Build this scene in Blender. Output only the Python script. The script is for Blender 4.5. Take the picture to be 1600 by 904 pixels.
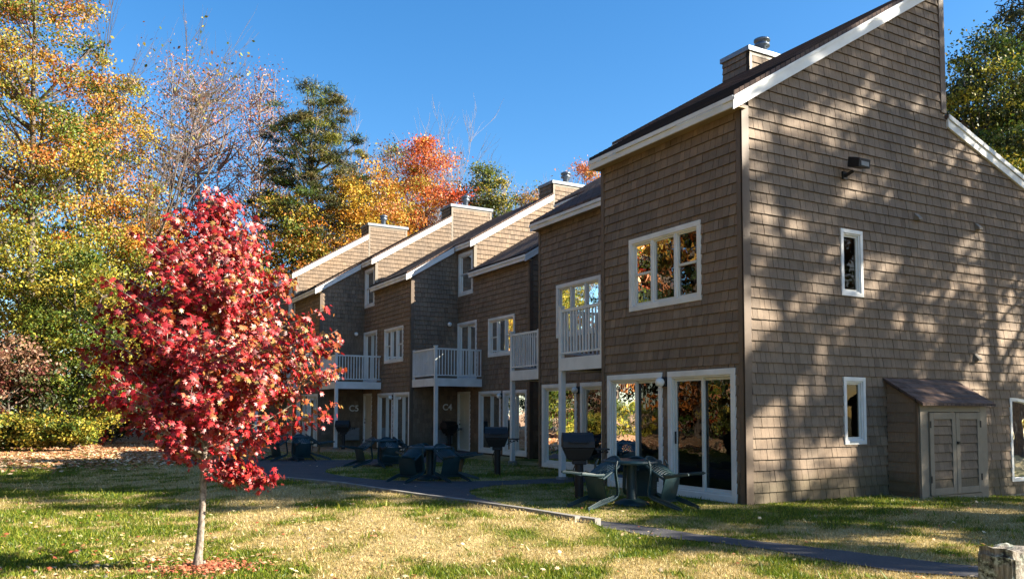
import bpy, math, random
import numpy as np
from mathutils import Matrix, Vector
random.seed(7)
for _o in list(bpy.data.objects): bpy.data.objects.remove(_o, do_unlink=True)
scene = bpy.context.scene
col = scene.collection
# ------------------------------------------------------------------ camera
CAM = np.array([-9.837, -9.792, 1.493])
M = np.array([[0.872412527, -0.488764811, 0.002311284],
              [0.030491901, 0.049705226, -0.998298369],
              [0.487818231, 0.870998479, 0.058266830]])      # rows: right, down, forward
FPX, CX, CY = 1282.3, 800.0, 567.46
cd = bpy.data.cameras.new('camera'); cam = bpy.data.objects.new('camera', cd); col.objects.link(cam)
cd.sensor_width = 36.0; cd.lens = FPX / 1600 * 36; cd.shift_y = (CY - 452) / 1600
cd.clip_start = 0.1; cd.clip_end = 3000
cam.matrix_world = Matrix(((M[0][0], -M[1][0], -M[2][0], CAM[0]), (M[0][1], -M[1][1], -M[2][1], CAM[1]),
                           (M[0][2], -M[1][2], -M[2][2], CAM[2]), (0, 0, 0, 1)))
scene.camera = cam
# ------------------------------------------------------------------ light
SUN = np.array([1.28, -1.0, 0.88]); SUN /= np.linalg.norm(SUN)
SUN_EL = math.asin(SUN[2]); SUN_AZ = math.atan2(SUN[0], SUN[1])
w = bpy.data.worlds.new('World'); scene.world = w; w.use_nodes = True
nt = w.node_tree; nt.nodes.clear()
sky = nt.nodes.new('ShaderNodeTexSky'); sky.sky_type = 'NISHITA'; sky.sun_disc = False
sky.sun_elevation = SUN_EL; sky.sun_rotation = SUN_AZ; sky.air_density = 1.0; sky.dust_density = 0.6; sky.ozone_density = 3.0
bg = nt.nodes.new('ShaderNodeBackground'); bg.inputs['Strength'].default_value = 0.067
wo = nt.nodes.new('ShaderNodeOutputWorld')
hs = nt.nodes.new('ShaderNodeHueSaturation'); hs.inputs['Saturation'].default_value = 1.3
nt.links.new(sky.outputs[0], hs.inputs['Color']); nt.links.new(hs.outputs[0], bg.inputs[0]); nt.links.new(bg.outputs[0], wo.inputs[0])
ld = bpy.data.lights.new('sun', 'SUN'); ld.energy = 5.0; ld.angle = math.radians(0.53); ld.color = (1.0, 0.90, 0.74)
sun = bpy.data.objects.new('sun', ld); col.objects.link(sun); sun.location = (20, -20, 30)
sun.rotation_euler = Vector(-SUN).to_track_quat('-Z', 'Y').to_euler()
scene.view_settings.view_transform = 'Standard'; scene.view_settings.look = 'None'
scene.view_settings.exposure = 1.95; scene.view_settings.gamma = 1; scene.view_settings.use_curve_mapping = False
scene.render.engine = 'CYCLES'
scene.cycles.transparent_max_bounces = 8; scene.cycles.max_bounces = 6
scene.render.resolution_x = 1024; scene.render.resolution_y = 578

def ray(px, py):
    return M.T @ np.array([(px - CX) / FPX, (py - CY) / FPX, 1.0])
def at_z(px, py, z=0.0):
    r = ray(px, py); return CAM + r * (z - CAM[2]) / r[2]
def at_d(px, d):                                   # ground position seen in column px at forward distance d
    r = ray(px, 650); p = CAM + r * d; return p[0], p[1]
def height_at(py, d, px=500):
    r = ray(px, py); return (CAM + r * d)[2]
# ------------------------------------------------------------------ materials
def new_mat(name):
    m = bpy.data.materials.new(name); m.use_nodes = True
    n = m.node_tree; b = n.nodes['Principled BSDF']; return m, n, b
def N(n, t, **kw):
    x = n.nodes.new(t)
    for k, v in kw.items():
        if k in x.inputs: x.inputs[k].default_value = v
        else: setattr(x, k, v)
    return x
def ramp(n, src, stops):
    r = n.nodes.new('ShaderNodeValToRGB'); e = r.color_ramp.elements
    while len(e) > 1: e.remove(e[-1])
    e[0].position, e[0].color = stops[0][0], (*stops[0][1], 1)
    for p, c in stops[1:]:
        q = e.new(p); q.color = (*c, 1)
    n.links.new(src, r.inputs[0]); return r
def mixc(n, mode, f, a, b):
    x = n.nodes.new('ShaderNodeMix'); x.data_type = 'RGBA'; x.blend_type = mode
    for i, v in ((0, f), (6, a), (7, b)):
        if hasattr(v, 'links') or hasattr(v, 'is_output'): n.links.new(v, x.inputs[i])
        else: x.inputs[i].default_value = v if not isinstance(v, tuple) else (*v, 1)
    return x.outputs[2]
def noise(n, scale, detail=4, vec=None, rough=.55):
    x = N(n, 'ShaderNodeTexNoise', Scale=scale, Detail=detail, Roughness=rough)
    if vec is None:
        t = n.nodes.new('ShaderNodeTexCoord'); vec = t.outputs['Object']
    n.links.new(vec, x.inputs['Vector']); return x.outputs['Fac']
def objvec(n, sx=1, sy=1, sz=1):
    t = n.nodes.new('ShaderNodeTexCoord'); m = n.nodes.new('ShaderNodeMapping')
    m.inputs['Scale'].default_value = (sx, sy, sz); n.links.new(t.outputs['Object'], m.inputs[0]); return m.outputs[0]
def bump(n, b, h, strength=.3, dist=.01):
    x = N(n, 'ShaderNodeBump', Strength=strength, Distance=dist); n.links.new(h, x.inputs['Height']); n.links.new(x.outputs[0], b.inputs['Normal'])

def simple(name, colr, rough=.6, metal=0, var=.12, nscale=6, bmp=.15):
    m, n, b = new_mat(name); b.inputs['Roughness'].default_value = rough; b.inputs['Metallic'].default_value = metal
    f = noise(n, nscale, 5)
    lo = tuple(c * (1 - var) for c in colr); hi = tuple(min(1, c * (1 + var)) for c in colr)
    r = ramp(n, f, [(.3, lo), (.7, hi)]); n.links.new(r.outputs[0], b.inputs['Base Color'])
    if bmp: bump(n, b, noise(n, nscale * 12, 3), bmp, .004)
    return m
MAT = {}
def siding():
    m, n, b = new_mat('cedar_shingle_siding')
    a = N(n, 'ShaderNodeAttribute', attribute_name='tone')
    g = noise(n, 1.0, 5, objvec(n, 90, 90, 3), .7)
    s = noise(n, .9, 4)
    base = ramp(n, g, [(.25, (.150, .106, .070)), (.75, (.260, .188, .128))]).outputs[0]
    c = mixc(n, 'MULTIPLY', 1.0, base, a.outputs['Color'])
    st = ramp(n, s, [(.3, (.78, .82, .88)), (.55, (1.0, 1.0, 1.0)), (.75, (1.14, 1.09, 1.02))]).outputs[0]
    c = mixc(n, 'MULTIPLY', 1.0, c, st)
    t = n.nodes.new('ShaderNodeTexCoord'); sz = n.nodes.new('ShaderNodeSeparateXYZ'); n.links.new(t.outputs['Object'], sz.inputs[0])
    ad = N(n, 'ShaderNodeMath', operation='MULTIPLY_ADD'); ad.inputs[1].default_value = -.55; n.links.new(noise(n, 2.2, 5), ad.inputs[0]); n.links.new(sz.outputs['Z'], ad.inputs[2])
    c = mixc(n, 'MULTIPLY', 1.0, c, ramp(n, ad.outputs[0], [(0, (.62, .66, .58)), (.25, (1, 1, 1))]).outputs[0])   # splashed soil and algae low on the wall
    n.links.new(c, b.inputs['Base Color']); b.inputs['Roughness'].default_value = .72
    b.inputs['Specular IOR Level'].default_value = .3
    bump(n, b, g, .5, .003); return m
MAT['siding'] = siding()
def asphalt_roof():
    m, n, b = new_mat('asphalt_roof_shingle')
    br = N(n, 'ShaderNodeTexBrick', Scale=1.0)
    br.inputs['Color1'].default_value = (.075, .052, .043, 1); br.inputs['Color2'].default_value = (.145, .098, .078, 1)
    br.inputs['Mortar'].default_value = (.02, .015, .013, 1); br.inputs['Mortar Size'].default_value = .012
    br.inputs['Brick Width'].default_value = .32; br.inputs['Row Height'].default_value = .142
    t = n.nodes.new('ShaderNodeTexCoord'); s = n.nodes.new('ShaderNodeSeparateXYZ'); c = n.nodes.new('ShaderNodeCombineXYZ')
    n.links.new(t.outputs['Object'], s.inputs[0]); mm = N(n, 'ShaderNodeMath', operation='MULTIPLY'); mm.inputs[1].default_value = 1.17
    n.links.new(s.outputs['X'], mm.inputs[0]); n.links.new(s.outputs['Y'], c.inputs['X']); n.links.new(mm.outputs[0], c.inputs['Y'])
    n.links.new(c.outputs[0], br.inputs['Vector'])
    st = ramp(n, noise(n, 1.3, 4), [(.3, (.8, .8, .85)), (.7, (1.15, 1.08, 1.0))]).outputs[0]
    cc = mixc(n, 'MULTIPLY', 1.0, br.outputs['Color'], st)
    n.links.new(cc, b.inputs['Base Color']); b.inputs['Roughness'].default_value = .95
    bump(n, b, mixc(n, 'ADD', .5, br.outputs['Fac'], noise(n, 180, 2)), .6, .01); return m
MAT['roof'] = asphalt_roof()
MAT['trim'] = simple('white_painted_trim', (.70, .70, .67), .45, 0, .13, 2.2, .15)
MAT['vinyl'] = simple('offwhite_vinyl_frame', (.62, .62, .57), .35, 0, .04, 3, 0)
MAT['brown'] = simple('brown_trim_board', (.12, .083, .055), .6, 0, .12, 4, .2)
MAT['beige'] = simple('taupe_painted_board', (.21, .175, .13), .6, 0, .12, 4, .2)
MAT['soffit'] = simple('tan_soffit', (.30, .22, .13), .7, 0, .1, 3, .1)
MAT['green'] = simple('dark_green_plastic', (.006, .030, .037), .5, 0, .2, 4, .05)
MAT['black'] = simple('black_enamel', (.006, .006, .007), .6, 0, .3, 6, .1)
MAT['metal'] = simple('galvanised_metal', (.16, .19, .23), .4, .8, .15, 7, .05)
MAT['cap'] = simple('lead_coloured_cap', (.21, .24, .27), .5, .3, .15, 3, .1)
MAT['concrete'] = simple('concrete', (.22, .205, .18), .9, 0, .3, 5, .5)
MAT['white'] = simple('white_sign_paint', (.75, .75, .73), .5, 0, .02, 3, 0)
MAT['door'] = simple('cream_door_paint', (.62, .60, .50), .45, 0, .05, 3, .05)
MAT['curtain'] = simple('pale_curtain', (.42, .45, .47), .9, 0, .1, 9, 0)
MAT['shade'] = simple('yellow_roller_shade', (.72, .66, .36), .8, 0, .06, 3, 0)
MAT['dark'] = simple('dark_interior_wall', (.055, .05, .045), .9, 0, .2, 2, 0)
MAT['panel'] = simple('grey_metal_grille', (.20, .21, .21), .5, .2, .2, 5, .1)
MAT['plainwall'] = simple('plain_siding_board', (.2, .155, .11), .8, 0, .2, 3, .2)
MAT['wood'] = simple('weathered_wood_timber', (.36, .31, .25), .85, 0, .35, 14, .6)
m, n, b = new_mat('milk_glass'); b.inputs['Base Color'].default_value = (.78, .77, .72, 1); b.inputs['Roughness'].default_value = .25; MAT['globe'] = m
def glass(name='window_glass', ior=1.40, tint=.62):
    m = bpy.data.materials.new(name); m.use_nodes = True; n = m.node_tree; n.nodes.clear()
    o = n.nodes.new('ShaderNodeOutputMaterial'); mx = n.nodes.new('ShaderNodeMixShader')
    t = N(n, 'ShaderNodeBsdfTransparent'); t.inputs[0].default_value = (tint, tint * 1.06, tint * 1.03, 1)
    g = N(n, 'ShaderNodeBsdfGlossy', Roughness=.0); g.inputs[0].default_value = (1, 1, 1, 1)
    f = N(n, 'ShaderNodeFresnel', IOR=ior)
    bp = N(n, 'ShaderNodeBump', Strength=.12, Distance=.02); n.links.new(noise(n, 2.6, 2), bp.inputs['Height'])
    n.links.new(bp.outputs[0], g.inputs['Normal'])
    n.links.new(f.outputs[0], mx.inputs[0]); n.links.new(t.outputs[0], mx.inputs[1]); n.links.new(g.outputs[0], mx.inputs[2])
    n.links.new(mx.outputs[0], o.inputs[0]); return m
MAT['glass'] = glass(); MAT['glass_dim'] = glass('window_glass_behind_screen', 1.2, .35); MAT['glass_mid'] = glass('upper_window_glass', 1.26, .45)
def leaf_mat(name, trans=.4, gloss=.08):
    m = bpy.data.materials.new(name); m.use_nodes = True; n = m.node_tree; n.nodes.clear()
    o = n.nodes.new('ShaderNodeOutputMaterial'); a = N(n, 'ShaderNodeAttribute', attribute_name='col')
    d = n.nodes.new('ShaderNodeBsdfDiffuse'); t = n.nodes.new('ShaderNodeBsdfTranslucent'); g = N(n, 'ShaderNodeBsdfGlossy', Roughness=.45)
    g.inputs[0].default_value = (.9, .9, .9, 1)
    m1 = n.nodes.new('ShaderNodeMixShader'); m1.inputs[0].default_value = trans
    m2 = n.nodes.new('ShaderNodeMixShader'); m2.inputs[0].default_value = gloss
    n.links.new(a.outputs['Color'], d.inputs[0]); n.links.new(a.outputs['Color'], t.inputs[0])
    n.links.new(d.outputs[0], m1.inputs[1]); n.links.new(t.outputs[0], m1.inputs[2])
    n.links.new(m1.outputs[0], m2.inputs[1]); n.links.new(g.outputs[0], m2.inputs[2]); n.links.new(m2.outputs[0], o.inputs[0]); return m
MAT['leaf'] = leaf_mat('tree_leaf', .24, .02)
MAT['mleaf'] = leaf_mat('maple_leaf', .26, .045)
MAT['litter'] = leaf_mat('fallen_leaf', .1, .03)
MAT['blade'] = leaf_mat('grass_blade', .3, .02)
MAT['bark'] = simple('grey_brown_bark', (.12, .095, .075), .9, 0, .35, 9, .6)
MAT['palebark'] = simple('pale_twig_bark', (.25, .215, .20), .9, 0, .25, 9, .3)
def maple_bark():
    m, n, b = new_mat('smooth_maple_bark')
    f = noise(n, 1, 5, objvec(n, 40, 40, 22), .7)
    c = ramp(n, f, [(.35, (.085, .065, .05)), (.5, (.21, .17, .135)), (.7, (.38, .33, .28))]).outputs[0]
    n.links.new(c, b.inputs['Base Color']); b.inputs['Roughness'].default_value = .85; bump(n, b, f, .5, .004); return m
MAT['mbark'] = maple_bark()
# ------------------------------------------------------------------ mesh helpers
def tag(o, label=None, cat=None, group=None, kind=None):
    if label: o['label'] = label
    if cat: o['category'] = cat
    if group: o['group'] = group
    if kind: o['kind'] = kind
    return o
def empty(name, loc=(0, 0, 0), rz=0.0):
    o = bpy.data.objects.new(name, None); col.objects.link(o); o.location = loc; o.rotation_euler = (0, 0, rz)
    o.empty_display_size = .1; return o
class MB:
    def __init__(s): s.v = []; s.f = []; s.t = []
    def poly(s, pts, tone=1.0):
        i = len(s.v); s.v += [tuple(p) for p in pts]; s.f.append(tuple(range(i, i + len(pts)))); s.t.append(tone)
    def box(s, x0, x1, y0, y1, z0, z1, tone=1.0):
        if x0 > x1: x0, x1 = x1, x0
        if y0 > y1: y0, y1 = y1, y0
        i = len(s.v)
        s.v += [(x0, y0, z0), (x1, y0, z0), (x1, y1, z0), (x0, y1, z0), (x0, y0, z1), (x1, y0, z1), (x1, y1, z1), (x0, y1, z1)]
        for q in ((0, 3, 2, 1), (4, 5, 6, 7), (0, 1, 5, 4), (1, 2, 6, 5), (2, 3, 7, 6), (3, 0, 4, 7)):
            s.f.append(tuple(i + k for k in q)); s.t.append(tone)
        return s
    def prism(s, a, b):                           # two parallel loops
        i = len(s.v); n = len(a); s.v += [tuple(p) for p in a] + [tuple(p) for p in b]
        s.f.append(tuple(i + k for k in range(n))[::-1]); s.t.append(1)
        s.f.append(tuple(i + n + k for k in range(n))); s.t.append(1)
        for k in range(n):
            s.f.append((i + k, i + (k + 1) % n, i + n + (k + 1) % n, i + n + k)); s.t.append(1)
        return s
    def tube(s, pts, rad, n=6, cap=True):
        pts = [np.array(p, float) for p in pts]; rad = rad if hasattr(rad, '__len__') else [rad] * len(pts)
        i0 = len(s.v); up = np.array([.13, .21, .97]); rings = []
        for k, p in enumerate(pts):
            d = pts[min(k + 1, len(pts) - 1)] - pts[max(k - 1, 0)]; d = d / (np.linalg.norm(d) + 1e-9)
            a = np.cross(d, up)
            if np.linalg.norm(a) < .15: a = np.cross(d, np.array([1., .1, 0]))
            a /= np.linalg.norm(a); b = np.cross(d, a)
            for j in range(n):
                t = 2 * math.pi * j / n; q = p + rad[k] * (a * math.cos(t) + b * math.sin(t)); s.v.append(tuple(q))
        for k in range(len(pts) - 1):
            for j in range(n):
                s.f.append((i0 + k * n + j, i0 + k * n + (j + 1) % n, i0 + (k + 1) * n + (j + 1) % n, i0 + (k + 1) * n + j)); s.t.append(1)
        if cap:
            s.f.append(tuple(i0 + j for j in range(n))[::-1]); s.t.append(1)
            e = i0 + (len(pts) - 1) * n; s.f.append(tuple(e + j for j in range(n))); s.t.append(1)
        return s
    def lathe(s, c, prof, n=20):                  # prof: (r, z)
        i0 = len(s.v)
        for r, z in prof:
            for j in range(n):
                t = 2 * math.pi * j / n; s.v.append((c[0] + r * math.cos(t), c[1] + r * math.sin(t), c[2] + z))
        for k in range(len(prof) - 1):
            for j in range(n):
                s.f.append((i0 + k * n + j, i0 + k * n + (j + 1) % n, i0 + (k + 1) * n + (j + 1) % n, i0 + (k + 1) * n + j)); s.t.append(1)
        return s
    def sphere(s, c, r, n=14, m=9):
        return s.lathe(c, [(max(1e-4, r * math.sin(math.pi * k / m)), -r * math.cos(math.pi * k / m)) for k in range(m + 1)], n)
    def build(s, name, mat, parent=None, smooth=False, tone=False, bevel=0):
        me = bpy.data.meshes.new(name); me.from_pydata(s.v, [], s.f); me.materials.append(mat)
        if smooth: me.polygons.foreach_set('use_smooth', [True] * len(me.polygons))
        if tone:
            a = me.attributes.new('tone', 'FLOAT_COLOR', 'CORNER'); arr = []
            for f, t in zip(s.f, s.t): arr += [t, t, t, 1.0] * len(f)
            a.data.foreach_set('color', arr)
        me.update(); o = bpy.data.objects.new(name, me); col.objects.link(o)
        if bevel:
            bv = o.modifiers.new('bevel', 'BEVEL'); bv.width = bevel; bv.segments = 2; bv.limit_method = 'ANGLE'
        if parent: o.parent = parent
        return o
# ------------------------------------------------------------------ ground
def sm(a, b, x): t = np.clip((x - a) / (b - a), 0, 1); return t * t * (3 - 2 * t)
KERB = [(430, 744.4), (531, 753.8), (610, 765.7), (662.5, 773.2), (722.5, 780.7), (775, 788.2), (823.7, 795), (902.5, 808), (939, 812)]
KP = np.array([at_z(*p, .13)[:2] for p in KERB])            # world points of the kerb's top edge, far to near
KP[-1] = (-3.78, -1.12)
KY = KP[::-1, 1]; KX = KP[::-1, 0]
def kerb_x(y): return np.interp(y, KY, KX)
def ground_h(x, y):
    x = np.asarray(x, float); y = np.asarray(y, float)
    side = sm(0.02, -0.06, x - kerb_x(y)) * sm(-2.0, -1.0, y) * sm(13, 8.5, y) * sm(-9.0, -5.5, x)
    h = .115 * side
    h += .02 * np.sin(x * .55 + 1.3) * np.sin(y * .43) * sm(-4.2, -6.5, x)
    h += -.22 * sm(3.4, 8, x) * sm(3, -.2, y)
    h += -.35 * sm(-14, -60, x)
    h += .05 * np.exp(-((x + 8.59) ** 2 + (y + 1.65) ** 2) / .5)
    return h
def axis(vals):
    out = []
    for a, b, st in vals: out += list(np.arange(a, b, st))
    return np.array(out + [vals[-1][1]])
def vnoise(x, y, s, seed):
    x = np.asarray(x) * s; y = np.asarray(y) * s; xi = np.floor(x).astype(int); yi = np.floor(y).astype(int); xf = x - xi; yf = y - yi
    h = lambda a, b: (np.sin(a * 127.1 + b * 311.7 + seed * 74.7) * 43758.5453) % 1.0
    u = xf * xf * (3 - 2 * xf); v = yf * yf * (3 - 2 * yf)
    return (h(xi, yi) * (1 - u) + h(xi + 1, yi) * u) * (1 - v) + (h(xi, yi + 1) * (1 - u) + h(xi + 1, yi + 1) * u) * v
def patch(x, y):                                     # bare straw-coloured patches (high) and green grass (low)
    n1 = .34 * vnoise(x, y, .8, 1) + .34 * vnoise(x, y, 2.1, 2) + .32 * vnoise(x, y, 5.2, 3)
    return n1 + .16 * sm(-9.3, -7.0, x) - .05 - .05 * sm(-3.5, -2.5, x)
gx = axis([(-400, -60, 40), (-60, -20, 4), (-20, -12, .8), (-12, -1, .22), (-1, 12, .5), (12, 40, 4), (40, 400, 40)])
gy = axis([(-400, -60, 40), (-60, -12, 4), (-12, -6, .6), (-6, 12, .25), (12, 40, 1), (40, 100, 6), (100, 600, 50)])
def grid_obj(name, gx, gy, mat, hf, mask=None, att=None):
    X, Y = np.meshgrid(gx, gy, indexing='ij'); Z = hf(X, Y); nx, ny = X.shape
    me = bpy.data.meshes.new(name); V = np.stack([X, Y, Z], -1).reshape(-1, 3)
    I = np.arange(nx * ny).reshape(nx, ny)
    F = np.stack([I[:-1, :-1], I[1:, :-1], I[1:, 1:], I[:-1, 1:]], -1).reshape(-1, 4)
    me.from_pydata(V.tolist(), [], F.tolist()); me.materials.append(mat)
    me.polygons.foreach_set('use_smooth', [True] * len(me.polygons)); me.update()
    if att is not None:
        a_ = me.attributes.new('patch', 'FLOAT', 'POINT'); a_.data.foreach_set('value', att(X, Y).reshape(-1).astype(np.float32))
    o = bpy.data.objects.new(name, me); col.objects.link(o); return o
def lawn_mat(name, shade_green=False):
    m, n, b = new_mat(name)
    v = objvec(n, 1, 1, 1)
    big = noise(n, .55, 5, v, .6); mid = noise(n, 2.4, 5, v, .65); fine = noise(n, 26, 4, v, .75)
    at_ = N(n, 'ShaderNodeAttribute', attribute_name='patch'); mxx = mixc(n, 'MIX', .28, at_.outputs['Fac'], mid)
    g = ramp(n, mxx, [(.42, (.050, .080, .010)), (.49, (.11, .125, .018)), (.54, (.25, .205, .065)), (.65, (.44, .34, .16))] if not shade_green
             else [(.35, (.035, .060, .014)), (.62, (.11, .10, .04))]).outputs[0]
    f = ramp(n, fine, [(.3, (.45, .45, .45)), (.55, (1.0, 1.0, 1.0)), (.8, (1.5, 1.4, 1.2))]).outputs[0]
    c = mixc(n, 'MULTIPLY', 1.0, g, f)
    # leaf litter towards the wood: brown-pink flecks, beyond about 18 m up the lawn
    t = n.nodes.new('ShaderNodeTexCoord'); s = n.nodes.new('ShaderNodeSeparateXYZ'); n.links.new(t.outputs['Object'], s.inputs[0])
    mr = N(n, 'ShaderNodeMapRange'); mr.inputs[1].default_value = 14.5; mr.inputs[2].default_value = 22; n.links.new(s.outputs['Y'], mr.inputs[0])
    mr2 = N(n, 'ShaderNodeMapRange'); mr2.inputs[1].default_value = -13; mr2.inputs[2].default_value = -19; n.links.new(s.outputs['X'], mr2.inputs[0])
    mm = N(n, 'ShaderNodeMath', operation='MAXIMUM'); n.links.new(mr.outputs[0], mm.inputs[0]); n.links.new(mr2.outputs[0], mm.inputs[1])
    vo = N(n, 'ShaderNodeTexVoronoi', Scale=9.0); n.links.new(v, vo.inputs['Vector'])
    sp = n.nodes.new('ShaderNodeSeparateColor'); n.links.new(vo.outputs['Color'], sp.inputs[0])
    lc = ramp(n, sp.outputs[0], [(0, (.16, .07, .035)), (.35, (.34, .19, .10)), (.7, (.48, .34, .22)), (1, (.26, .14, .05))]).outputs[0]
    c = mixc(n, 'MIX', mm.outputs[0], c, lc)
    n.links.new(c, b.inputs['Base Color']); b.inputs['Roughness'].default_value = .95; b.inputs['Specular IOR Level'].default_value = .1
    bump(n, b, fine, .9, .04); return m
MAT['lawn'] = lawn_mat('patchy_lawn'); MAT['lawn2'] = lawn_mat('shaded_lawn', True)
tag(grid_obj('ground', gx, gy, MAT['lawn'], lambda x, y: ground_h(x, y) - .004 - .05 * ((x > .5) & (y > .5) & (y < 33)) * 1.0, att=patch), kind='structure')
def asphalt():
    m, n, b = new_mat('old_asphalt_path'); f = noise(n, 90, 3); g = noise(n, 2.2, 5)
    c = ramp(n, f, [(.3, (.028, .029, .034)), (.6, (.062, .062, .068)), (.8, (.14, .135, .13))]).outputs[0]
    c = mixc(n, 'MULTIPLY', 1.0, c, ramp(n, g, [(.3, (.7, .7, .75)), (.7, (1.35, 1.25, 1.15))]).outputs[0])
    n.links.new(c, b.inputs['Base Color']); b.inputs['Roughness'].default_value = .9; bump(n, b, f, .5, .008); return m
MAT['asphalt'] = asphalt()
def smooth_loop(pts, k=3, jit=0.0):
    P = np.array(pts, float); out = []
    n = len(P)
    for i in range(n):
        p0, p1, p2, p3 = P[i - 1], P[i], P[(i + 1) % n], P[(i + 2) % n]
        for j in range(k):
            t = j / k; q = .5 * ((2 * p1) + (p2 - p0) * t + (2 * p0 - 5 * p1 + 4 * p2 - p3) * t * t + (3 * p1 - p0 - 3 * p2 + p3) * t ** 3)
            out.append(q + np.random.RandomState(i * 31 + j).uniform(-jit, jit, 2))
    return out
def sheet(name, pts, z, mat, smooth=True, jit=.03):
    me = bpy.data.meshes.new(name); q = smooth_loop(pts, 6, jit) if smooth else pts
    me.from_pydata([(p[0], p[1], z) for p in q], [], [tuple(range(len(q)))]); me.materials.append(mat)
    o = bpy.data.objects.new(name, me); col.objects.link(o); return tag(o, kind='structure'), q
kerb_edge = [(x + .10, y) for x, y in KP[::-1]]
path_pts = [(-1.0, -6.6), (-2.62, -5.1), (-2.92, -4.3), (-3.0, -3.3), (-3.25, -2.5), (-3.50, -1.9), (-3.56, -1.3)] + kerb_edge[1:] + \
    [(-5.9, 10.5), (-6.3, 14.5), (-6.8, 18), (-5.6, 18.6), (-4.4, 16.2), (-3.0, 15.2), (-1.6, 14.6), (-.2, 15.2), (1.2, 17.0), (3.5, 18.5), (3.5, 16.6), (1.9, 14.6), (.8, 12.6),
     (-1.2, 12.1), (-2.6, 12.05), (-3.6, 11.0), (-4.0, 9.4), (-3.55, 7.3), (-2.4, 6.25), (-1.1, 5.85), (.9, 5.9), (1.5, 5.9), (1.5, 4.9), (0, 4.7), (-1.5, 4.9), (-2.3, 4.75), (-3.0, 4.0), (-3.4, 2.6), (-3.4, 1.0), (-3.2, -.5), (-2.98, -1.5), (-2.85, -2.2), (-2.58, -3.0), (-2.3, -3.9), (-2.1, -4.5), (-1.75, -5.1), (.6, -6.4)]
_, PATHQ = sheet('path', path_pts, .006, MAT['asphalt'])
def in_poly(px, py, poly):
    poly = np.array([(p[0], p[1]) for p in poly]); ins = np.zeros(len(px), bool); j = len(poly) - 1
    for i in range(len(poly)):
        xi, yi = poly[i]; xj, yj = poly[j]
        c = ((yi > py) != (yj > py)) & (px < (xj - xi) * (py - yi) / (yj - yi + 1e-12) + xi); ins ^= c; j = i
    return ins
# timber/concrete kerb along the lawn side of the path
def kerb_piece(name, pts, hgt, parent=None, w_=.09):
    mb = MB(); P = np.array(pts)
    L = []; R_ = []
    for i in range(len(P)):
        d = P[min(i + 1, len(P) - 1)] - P[max(i - 1, 0)]; d /= np.linalg.norm(d); nrm = np.array([-d[1], d[0]])
        L.append(P[i] + nrm * w_ * .5); R_.append(P[i] - nrm * w_ * .5)
    for i in range(len(P) - 1):
        mb.prism([(*L[i], -.1), (*R_[i], -.1), (*R_[i], hgt), (*L[i], hgt)], [(*L[i + 1], -.1), (*R_[i + 1], -.1), (*R_[i + 1], hgt), (*L[i + 1], hgt)])
    return mb.build(name, MAT['concrete'], parent, bevel=0)
def resample(P, n):
    P = np.array(P); s = np.r_[0, np.cumsum(np.linalg.norm(np.diff(P, axis=0), axis=1))]; t = np.linspace(0, s[-1], n)
    return np.stack([np.interp(t, s, P[:, 0]), np.interp(t, s, P[:, 1])], 1)
kk = resample(np.array(KP[:-1]), 60)
tag(kerb_piece('kerb', kk, .15), kind='structure')
tag(kerb_piece('kerb_stone', [(-3.87, -.40), (-3.79, -.78), (-3.72, -1.12)], .135, w_=.11), 'short pale kerb block ending the lawn edging beside the near path', 'kerb')
# ------------------------------------------------------------------ building helpers
EXPO = .1775
def rect_minus(r, holes):
    out = [r]
    for h in holes:
        nxt = []
        for (a0, a1, z0, z1) in out:
            if h[0] >= a1 or h[1] <= a0 or h[2] >= z1 or h[3] <= z0: nxt.append((a0, a1, z0, z1)); continue
            if h[0] > a0: nxt.append((a0, h[0], z0, z1))
            if h[1] < a1: nxt.append((h[1], a1, z0, z1))
            b0, b1 = max(a0, h[0]), min(a1, h[1])
            if h[2] > z0: nxt.append((b0, b1, z0, h[2]))
            if h[3] < z1: nxt.append((b0, b1, h[3], z1))
        out = nxt
    return out
def clip(poly, region):                              # convex clip, region counter-clockwise
    out = poly
    for i in range(len(region)):
        a, b = region[i], region[(i + 1) % len(region)]
        if not out: return []
        inp, out = out, []
        f = lambda p: (b[0] - a[0]) * (p[1] - a[1]) - (b[1] - a[1]) * (p[0] - a[0])
        for k in range(len(inp)):
            p, q = inp[k - 1], inp[k]; fp, fq = f(p), f(q)
            if fq >= 0:
                if fp < 0: t = fp / (fp - fq); out.append((p[0] + (q[0] - p[0]) * t, p[1] + (q[1] - p[1]) * t))
                out.append(q)
            elif fp >= 0: t = fp / (fp - fq); out.append((p[0] + (q[0] - p[0]) * t, p[1] + (q[1] - p[1]) * t))
    return out
def plane_pt(axis_, c, off, a, z):
    return (c - off, a, z) if axis_ == 'X' else (a, c - off, z)
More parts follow.
